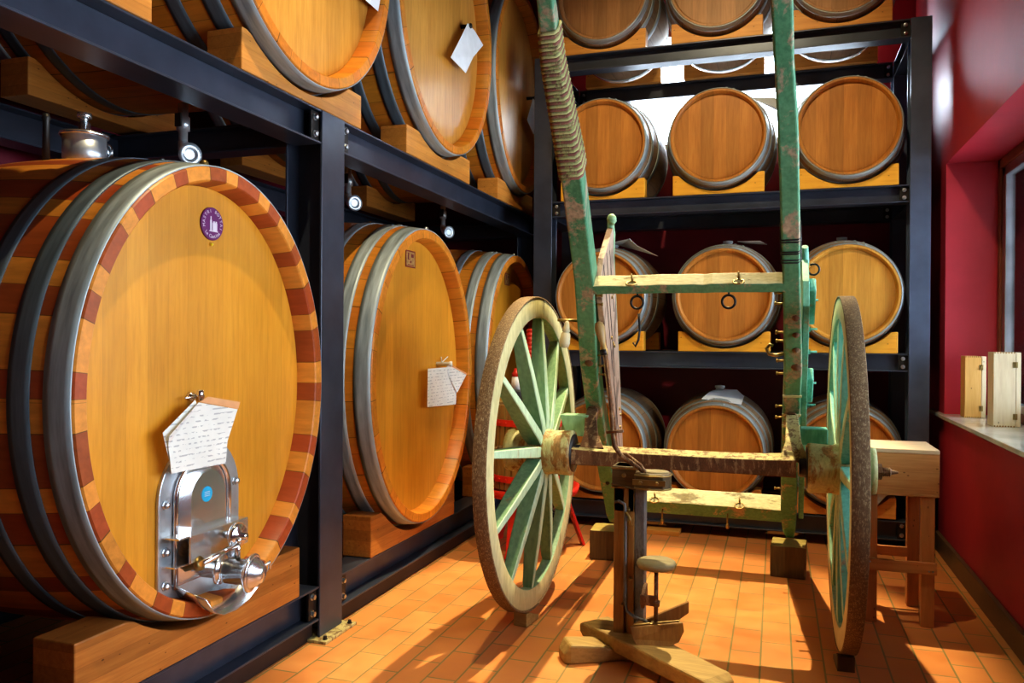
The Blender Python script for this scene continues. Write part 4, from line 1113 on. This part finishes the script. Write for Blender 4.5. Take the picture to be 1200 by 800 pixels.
bm.faces.new(pv); obj('foot', bm, MT['oldfoot'], ck, .008)
bm = NB(); B0, B1 = V((-.755, 2.885, 0)), V((-.42, 3.08, 0)); d = B1 - B0; dn = d.normalized(); wn = V((-dn.y, dn.x, 0)); pv = None
for t, hw, zt in ((0, .040, .035), (.06, .050, .072), (.35, .055, .062), (.6, .055, .036), (1., .055, .034)):
    c = B0 + d * t
    cur = [bm.verts.new(V((*(c - wn * hw).xy, 0))), bm.verts.new(V((*(c + wn * hw).xy, 0))), bm.verts.new(V((*(c + wn * hw).xy, zt))), bm.verts.new(V((*(c - wn * hw).xy, zt)))]
    if pv:
        for k in range(4): bm.faces.new((pv[k], pv[(k + 1) % 4], cur[(k + 1) % 4], cur[k]))
    else: bm.faces.new(list(reversed(cur)))
    pv = cur
bm.faces.new(pv); obj('foot', bm, MT['oldfoot'], ck, .008)
bm = NB(); add_box(bm, (-.215, 2.70, 0), (-.155, 2.76, .03)); 
bm.free()
bm = NB(); add_box(bm, (-.580, 2.985, .088), (-.540, 3.075, .640)); add_box(bm, (-.540, 3.000, .088), (-.528, 3.075, .645)); add_box(bm, (-.528, 2.985, .088), (-.503, 3.075, .645)); add_box(bm, (-.580, 2.985, .55), (-.503, 3.078, .722))
post = obj('post', bm, MT['old'], ck, .003)
bm = NB(); add_box(bm, (-.5028, 2.995, .092), (-.467, 3.065, .665)); obj('iron_guide', bm, MT['greyiron'], ck, .003)
bm = NB(); add_tube(bm, [(-.573, 2.980, .585), (-.560, 2.975, .592), (-.537, 2.972, .582), (-.534, 2.972, .55), (-.533, 2.972, .22), (-.525, 2.965, .185), (-.49, 2.95, .168), (-.45, 2.94, .165), (-.435, 2.935, .15)], .006, 10); obj('pull_rod', bm, MT['greyiron'], ck)
bm = NB(); add_box(bm, (-.586, 2.975, .640), (-.496, 3.085, .722)); add_tube(bm, [(-.588, 2.973, .655), (-.494, 2.973, .640)], .004, 8)
head = obj('clamp_head', bm, MT['headwood'], ck, .005)
bm = NB(); add_box(bm, (-.589, 2.972, .640), (-.494, 2.975, .645)); add_box(bm, (-.589, 2.972, .712), (-.494, 2.975, .718)); obj('brass_band', bm, MT['brass'], head)
bm = NB()
hc = (-.425, 2.985)
loop = [(-.496, 2.945), (-.496, 3.045), (-.44, 3.05), (-.395, 3.04), (-.367, 3.01), (-.367, 2.965), (-.39, 2.935), (-.44, 2.93)]
add_prism(bm, [(x, y, .645) for x, y in loop], (0, 0, .062)); jaw = obj('jaw', bm, MT['headwood'], ck, .006)
bm = NB()
for z_ in (.650, .698):
    add_tube(bm, [(x, y, z_) for x, y in loop[4:] + loop[:1]], .004, 6)
obj('brass_edge', bm, MT['brass'], jaw)
bm = NB(); add_lathe(bm, (hc[0] + .0, hc[1], .705), (0, 0, 1), [(0, .045), (.006, .043), (.008, .03), (.003, .022), (.0025, 0)], 28, sc=(1.15, .9)); obj('funnel_rim', bm, MT['oldgrey'], jaw)
bm = NB(); add_box(bm, (-.5, 2.925, .665), (-.38, 2.932, .685)); bolts(bm, [(-.47, 2.928, .675), (-.41, 2.928, .675), (-.54, 2.973, .69)], (0, -1, 0), .007); obj('jaw_bolts', bm, MT['brass'], jaw)
bm = NB(); add_tube(bm, [(-.455, 2.96, .705), (-.50, 2.955, .735), (-.545, 2.95, .765), (-.572, 2.95, .80), (-.58, 2.95, .85), (-.585, 2.95, .93), (-.595, 2.955, 1.02), (-.612, 2.96, 1.145)], [.008, .009, .009, .009, .008, .0065, .006, .0055], 12)
add_tube(bm, [(-.53, 2.95, .775), (-.470, 2.94, .735), (-.455, 2.94, .712)], .006, 8); add_tube(bm, [(-.60, 2.935, .853), (-.535, 2.925, .862)], .006, 8)
lever = obj('lever', bm, MT['rust'], ck)
bm = NB(); hd = V((-.03, .004, .135)).normalized(); add_lathe(bm, (-.612, 2.96, 1.142), hd, [(0, .0), (0, .012), (.022, .013), (.023, .010), (.05, .0115), (.08, .018), (.105, .0195), (.122, .014), (.13, .0)], 20)
for v in bm.verts: pass
obj('handle', bm, MT['handlewood'], lever)
bm = NB(); add_lathe(bm, (-.6155, 2.96, 1.142), hd, [(-.002, .0145), (.020, .0155)], 18); obj('ferrule', bm, MT['dark'], lever)
# pad, rod and pedal
bm = NB(); pc_ = V((-.412, 2.935, .362)); add_lathe(bm, pc_, (0, 0, 1), [(0, .05), (.006, .066), (.018, .072), (.028, .069), (.033, .060), (.034, 0)], 36); pad = obj('bottle_pad', bm, MT['oldgrey'], ck)
bm = NB(); add_tube(bm, [(-.412, 2.935, .14), (-.412, 2.935, .364)], .008, 12); add_lathe(bm, (-.412, 2.935, .225), (0, 0, 1), [(0, .013), (.02, .014), (.022, .010)], 14); obj('pad_rod', bm, MT['rust'], pad)
bm = NB(); add_prism(bm, [(-.468, 3.01, .285), (-.468, 3.01, .215), (-.468, 2.935, .21), (-.468, 2.925, .25), (-.468, 2.97, .28)], (.014, 0, 0)); add_box(bm, (-.470, 2.925, .225), (-.404, 2.94, .262)); obj('guide_arm', bm, MT['rust'], ck, .003)
bm = NB()
ua = V((-.500, 2.895, .150)); ub = V((-.315, 2.935, .175))
add_prism(bm, [ua, ub, ub + V((.006, -.004, -.03)), ub + V((-.012, -.01, -.070)), ua + V((.055, -.025, -.095)), ua + V((.012, -.01, -.04))], V((-.004, .014, .002)))
add_prism(bm, [V((-.492, 2.925, .150)), V((-.300, 3.00, .232)), V((-.300, 3.00, .190)), V((-.335, 2.985, .165)), V((-.47, 2.93, .135))], V((-.004, .012, .002)))
ped = obj('pedal', bm, MT['old'], ck, .003)
bm = NB(); add_box(bm, (-.430, 2.915, .140), (-.395, 2.95, .165)); add_tube(bm, [(-.49, 2.905, .155), (-.33, 2.945, .176)], .005, 8); obj('pedal_hinge', bm, MT['brass'], ped, .002)
bm = NB(); bolts(bm, [(-.524, 2.985, .56), (-.545, 2.985, .20), (-.515, 2.985, .30), (-.53, 2.985, .52)], (0, -1, 0), .006); add_tube(bm, [(-.53, 2.965, .555), (-.515, 2.965, .53), (-.51, 2.965, .505)], .005, 8); obj('post_bolts', bm, MT['brass'], post)

# ------------------------------------------------------------------ small basket press behind the left wheel
pr = thing('wine_press', 'small red and wood basket wine press behind the left cart wheel', 'wine press', (-1.335, 4.36, 0))
cx, cy = -1.335, 4.36
bm = NB(); nsl = 34
for k in range(nsl):
    t = 2 * PI * k / nsl; c = V((cx + .215 * math.cos(t), cy + .215 * math.sin(t), .60)); add_obox(bm, c, V((math.cos(t), math.sin(t), 0)) * .008, V((-math.sin(t), math.cos(t), 0)) * .0155, V((0, 0, .235)))
obj('basket', bm, MT['slat'], pr, .002)
for z in (.425, .735):
    bm = NB(); rr = []
    for (r_, zz) in ((.224, z - .018), (.230, z - .018), (.230, z + .018), (.224, z + .018)): rr.append((r_, zz))
    for k in range(48):
        pass
    vs = [[bm.verts.new((cx + r_ * math.cos(2 * PI * k / 48), cy + r_ * math.sin(2 * PI * k / 48), zz)) for r_, zz in rr] for k in range(48)]
    for k in range(48):
        for i in range(4): bm.faces.new((vs[k][i], vs[k][(i + 1) % 4], vs[(k + 1) % 48][(i + 1) % 4], vs[(k + 1) % 48][i]))
    h_ = obj('hoop', bm, MT['red'], pr)
    bm = NB()
    for k in range(30):
        t = 2 * PI * k / 30; add_lathe(bm, (cx + .229 * math.cos(t), cy + .229 * math.sin(t), z), (math.cos(t), math.sin(t), 0), [(0, .006), (.004, .004), (.005, 0)], 8)
    obj('rivets', bm, MT['red'], h_)
bm = NB(); add_lathe(bm, (cx, cy, .315), (0, 0, 1), [(0, .05), (0, .24), (.012, .275), (.055, .285), (.055, .275), (.02, .262), (.015, .05)], 44); obj('tray', bm, MT['red'], pr)
for (lx, ly) in ((-1.362, 4.085), (-1.065, 4.545), (-1.57, 4.50)):
    bm = NB(); c0 = V((cx + (lx - cx) * .62, cy + (ly - cy) * .62, .33)); c1 = V((lx, ly, .004)); dd = (c1 - c0).normalized(); sd = dd.cross(V((0, 0, 1))).normalized(); fw = sd.cross(dd)
    pv = None
    for t, w in ((0, .045), (.9, .026), (1, .03)):
        p = c0.lerp(c1, t)
        cur = [bm.verts.new(p + sd * w + fw * .008), bm.verts.new(p - sd * w + fw * .008), bm.verts.new(p - sd * w - fw * .008), bm.verts.new(p + sd * w - fw * .008)]
        if pv:
            for i in range(4): bm.faces.new((pv[i], pv[(i + 1) % 4], cur[(i + 1) % 4], cur[i]))
        else: bm.faces.new(list(reversed(cur)))
        pv = cur
    bm.faces.new(pv); obj('leg', bm, MT['red'], pr, .003)
bm = NB(); add_lathe(bm, (cx, cy, .36), (0, 0, 1), [(0, .020), (.5, .020)] + [(.5 + .0125 * k, .026 if k % 2 else .020) for k in range(1, 32)] + [(.895, .018), (.90, 0)], 20, smooth=False); screw = obj('screw', bm, MT['red'], pr)
bm = NB(); add_lathe(bm, (cx - .05, cy - .1, .86), (0, 0, 1), [(0, .045), (.05, .05), (.055, .03)], 24); add_box(bm, (cx - .09, cy - .12, .852), (cx + .06, cy + .05, .872)); obj('pressing_block', bm, MT['black'], pr, .003)
bm = NB(); add_lathe(bm, (cx - .05, cy - .1, .915), (0, 0, 1), [(0, .034), (.075, .026), (.08, .01)], 22); rb = obj('ratchet_housing', bm, MT['white'], pr)
bm = NB(); add_lathe(bm, (cx - .05, cy - .1, .988), (0, 0, 1), [(0, .028), (.02, .026), (.028, .018), (.045, .014), (.046, 0)], 20); obj('ratchet_cap', bm, MT['red'], rb)
bm = NB(); add_box(bm, (cx - .17, cy - .18, .84), (cx + .17, cy - .13, .852)); add_box(bm, (cx - .17, cy + .13, .84), (cx + .17, cy + .18, .852)); obj('pressing_board', bm, MT['slat'], pr, .003)

# ------------------------------------------------------------------ raw wood side table
tb = thing('side_table', 'raw larch side table with a deep box top behind the right cart wheel', 'table', (.50, 3.87, 0))
bm = NB(); add_box(bm, (.345, 3.705, .548), (.648, 4.02, .560)); add_box(bm, (.345, 3.705, .560), (.648, 3.722, .728)); add_box(bm, (.345, 4.003, .560), (.648, 4.02, .728))
add_box(bm, (.345, 3.722, .560), (.362, 4.003, .728)); add_box(bm, (.631, 3.722, .560), (.648, 4.003, .728)); obj('apron', bm, MT['table'], tb, .002)
bm = NB(); add_box(bm, (.345, 3.705, .7285), (.648, 4.02, .745)); obj('tabletop', bm, MT['tabletop'], tb, .002)
for x0, x1, y0, y1 in ((.362, .414, 3.715, 3.765), (.583, .634, 3.715, 3.765), (.362, .412, 3.955, 4.005), (.568, .618, 3.99, 4.04)):
    bm = NB(); add_box(bm, (x0, y0, 0), (x1, y1, .548)); obj('leg', bm, MT['tablez'], tb, .003)
bm = NB(); add_box(bm, (.348, 3.700, .226), (.640, 3.714, .276)); st_ = obj('stretcher', bm, MT['table'], tb, .002)
bm = NB(); bolts(bm, [(.365, 3.700, .25), (.385, 3.700, .262), (.61, 3.7, .24), (.625, 3.7, .24)], (0, -1, 0), .003, .002); obj('screws', bm, MT['bolt'], st_)
bm = NB(); add_box(bm, (.412, 3.975, .226), (.568, 3.989, .270)); obj('stretcher', bm, MT['table'], tb, .002)
bm = NB(); add_prism(bm, [(.414, 3.72, .548), (.455, 3.72, .548), (.414, 3.72, .50)], (0, .02, 0)); obj('corner_block', bm, MT['tabletop'], tb)

# ------------------------------------------------------------------ wine boxes on the sill
def winebox(label, x0, x1, y0, y1, z1, m, m2):
    z0 = .7925
    r = thing('wine_box', label, 'box', ((x0 + x1) / 2, (y0 + y1) / 2, z0))
    bm = NB(); add_box(bm, (x0, y0, z0), (x1 - .022, y1, z1)); obj('box_body', bm, m, r, .0015)
    bm = NB(); add_box(bm, (x1 - .0205, y0, z0 + .001), (x1, y1, z1 - .001)); obj('sliding_lid', bm, m2, r, .0015)
    bm = NB(); n = 8
    for k in range(n):
        xx = x0 + (x1 - .022 - x0) * (k + .25) / n; w_ = (x1 - .022 - x0) / n * .5
        add_box(bm, (xx, y0 - .0006, z1 - .0065), (xx + w_, y0 + .004, z1 + .0004)); add_box(bm, (xx, y0 - .0006, z0), (xx + w_, y0 + .004, z0 + .0065))
    obj('finger_joints', bm, MT['old'], r)
    for z in (z0 + .05, z1 - .06):
        bm = NB(); add_box(bm, (x1 - .033, y0 - .0025, z - .014), (x1 - .014, y0, z + .014)); add_tube(bm, [(x1 - .0215, y0 - .003, z - .014), (x1 - .0215, y0 - .003, z + .014)], .002, 6); obj('hinge', bm, MT['brass'], r)
    return r
winebox('honey coloured pine wine box on the window sill, the farther of the two', 1.005, 1.112, 5.005, 5.02 - .0, 1.1, MT['boxA'], MT['boxA']) if False else None
winebox('honey coloured pine wine box on the marble sill, left and farther of the two', .962, 1.062, 4.83, 4.935, 1.122, MT['boxA'], MT['boxB'])
winebox('pale knotty pine wine box on the marble sill, right and nearer of the two', .990, 1.105, 4.36, 4.47, 1.150, MT['boxB'], MT['boxB'])

# ------------------------------------------------------------------ light
W = bpy.data.worlds.new('World'); SC.world = W; W.use_nodes = True
bg = W.node_tree.nodes['Background']; bg.inputs[0].default_value = (.72, .86, 1., 1); bg.inputs[1].default_value = 10.5
def area(name, loc, rot, sx, sy, portal=False, e=0, col=(1, 1, 1)):
    l = bpy.data.lights.new(name, 'AREA'); l.shape = 'RECTANGLE'; l.size = sx; l.size_y = sy; l.energy = e; l.color = col
    o = bpy.data.objects.new(name, l); o.location = loc; o.rotation_euler = rot; COL.objects.link(o)
    if portal: l.cycles.is_portal = True
    return o
area('window_portal', ((wx0 + wx1) / 2, YB + .2, (wz0 + wz1) / 2), (-PI / 2, 0, 0), wx1 - wx0, wz1 - wz0, True)
area('window_portal', (fx + .07, (ry0 + ry1) / 2, (rz0 + rz1) / 2), (0, PI / 2, 0), rz1 - rz0, ry1 - ry0, True)
area('daylight', ((wx0 + wx1) / 2, YB + .9, (wz0 + wz1) / 2 + .25), (-PI / 2 - .12, 0, 0), 2.4, 1.5, False, 260, (.72, .86, 1.))
def spot(loc, tgt, e, col=(1., .62, .26), size=1.9, blend=.5, r=.04):
    l = bpy.data.lights.new('ceiling_spot', 'SPOT'); l.energy = e; l.color = col; l.spot_size = size; l.spot_blend = blend; l.shadow_soft_size = r
    o = bpy.data.objects.new('ceiling_spot', l); o.location = loc
    o.rotation_euler = (V(tgt) - V(loc)).to_track_quat('-Z', 'Y').to_euler(); COL.objects.link(o); return o
WARM = (1., .83, .50)
spot((-.35, 4.75, 4.3), (-.55, 3.4, 0), 1100, WARM, .64, .45, .02)
spot((-.80, 2.0, 4.3), (-1.6, 2.6, .9), 265, WARM, 1.0, .7, .02)
spot((-.25, 2.7, 4.3), (-.4, 4.9, 1.5), 235, WARM, 1.3, .8, .03)

# ------------------------------------------------------------------ camera
f_, yaw, p_, r_ = 934.2, .320373, -.003521, .006246
F = V((-math.sin(yaw) * math.cos(p_), math.cos(yaw) * math.cos(p_), math.sin(p_)))
Rt = V((math.cos(yaw), math.sin(yaw), 0)); U = Rt.cross(F); c_, s_ = math.cos(r_), math.sin(r_)
rt, up = Rt * c_ + U * s_, U * c_ - Rt * s_
cam = bpy.data.cameras.new('Camera'); cam.sensor_width = 36; cam.lens = f_ * 36 / 1200; cam.clip_start = .05
co = bpy.data.objects.new('Camera', cam); COL.objects.link(co)
M = Matrix((rt, up, -F)).transposed().to_4x4(); M.translation = V((0, 0, 1.2)); co.matrix_world = M
SC.camera = co
SC.view_settings.view_transform = 'Standard'
SC.view_settings.look = 'Medium High Contrast'
SC.view_settings.exposure = .03
SC.view_settings.gamma = 1
try:
    SC.cycles.use_denoising = True; SC.cycles.max_bounces = 8; SC.cycles.sample_clamp_indirect = 6
except Exception: pass
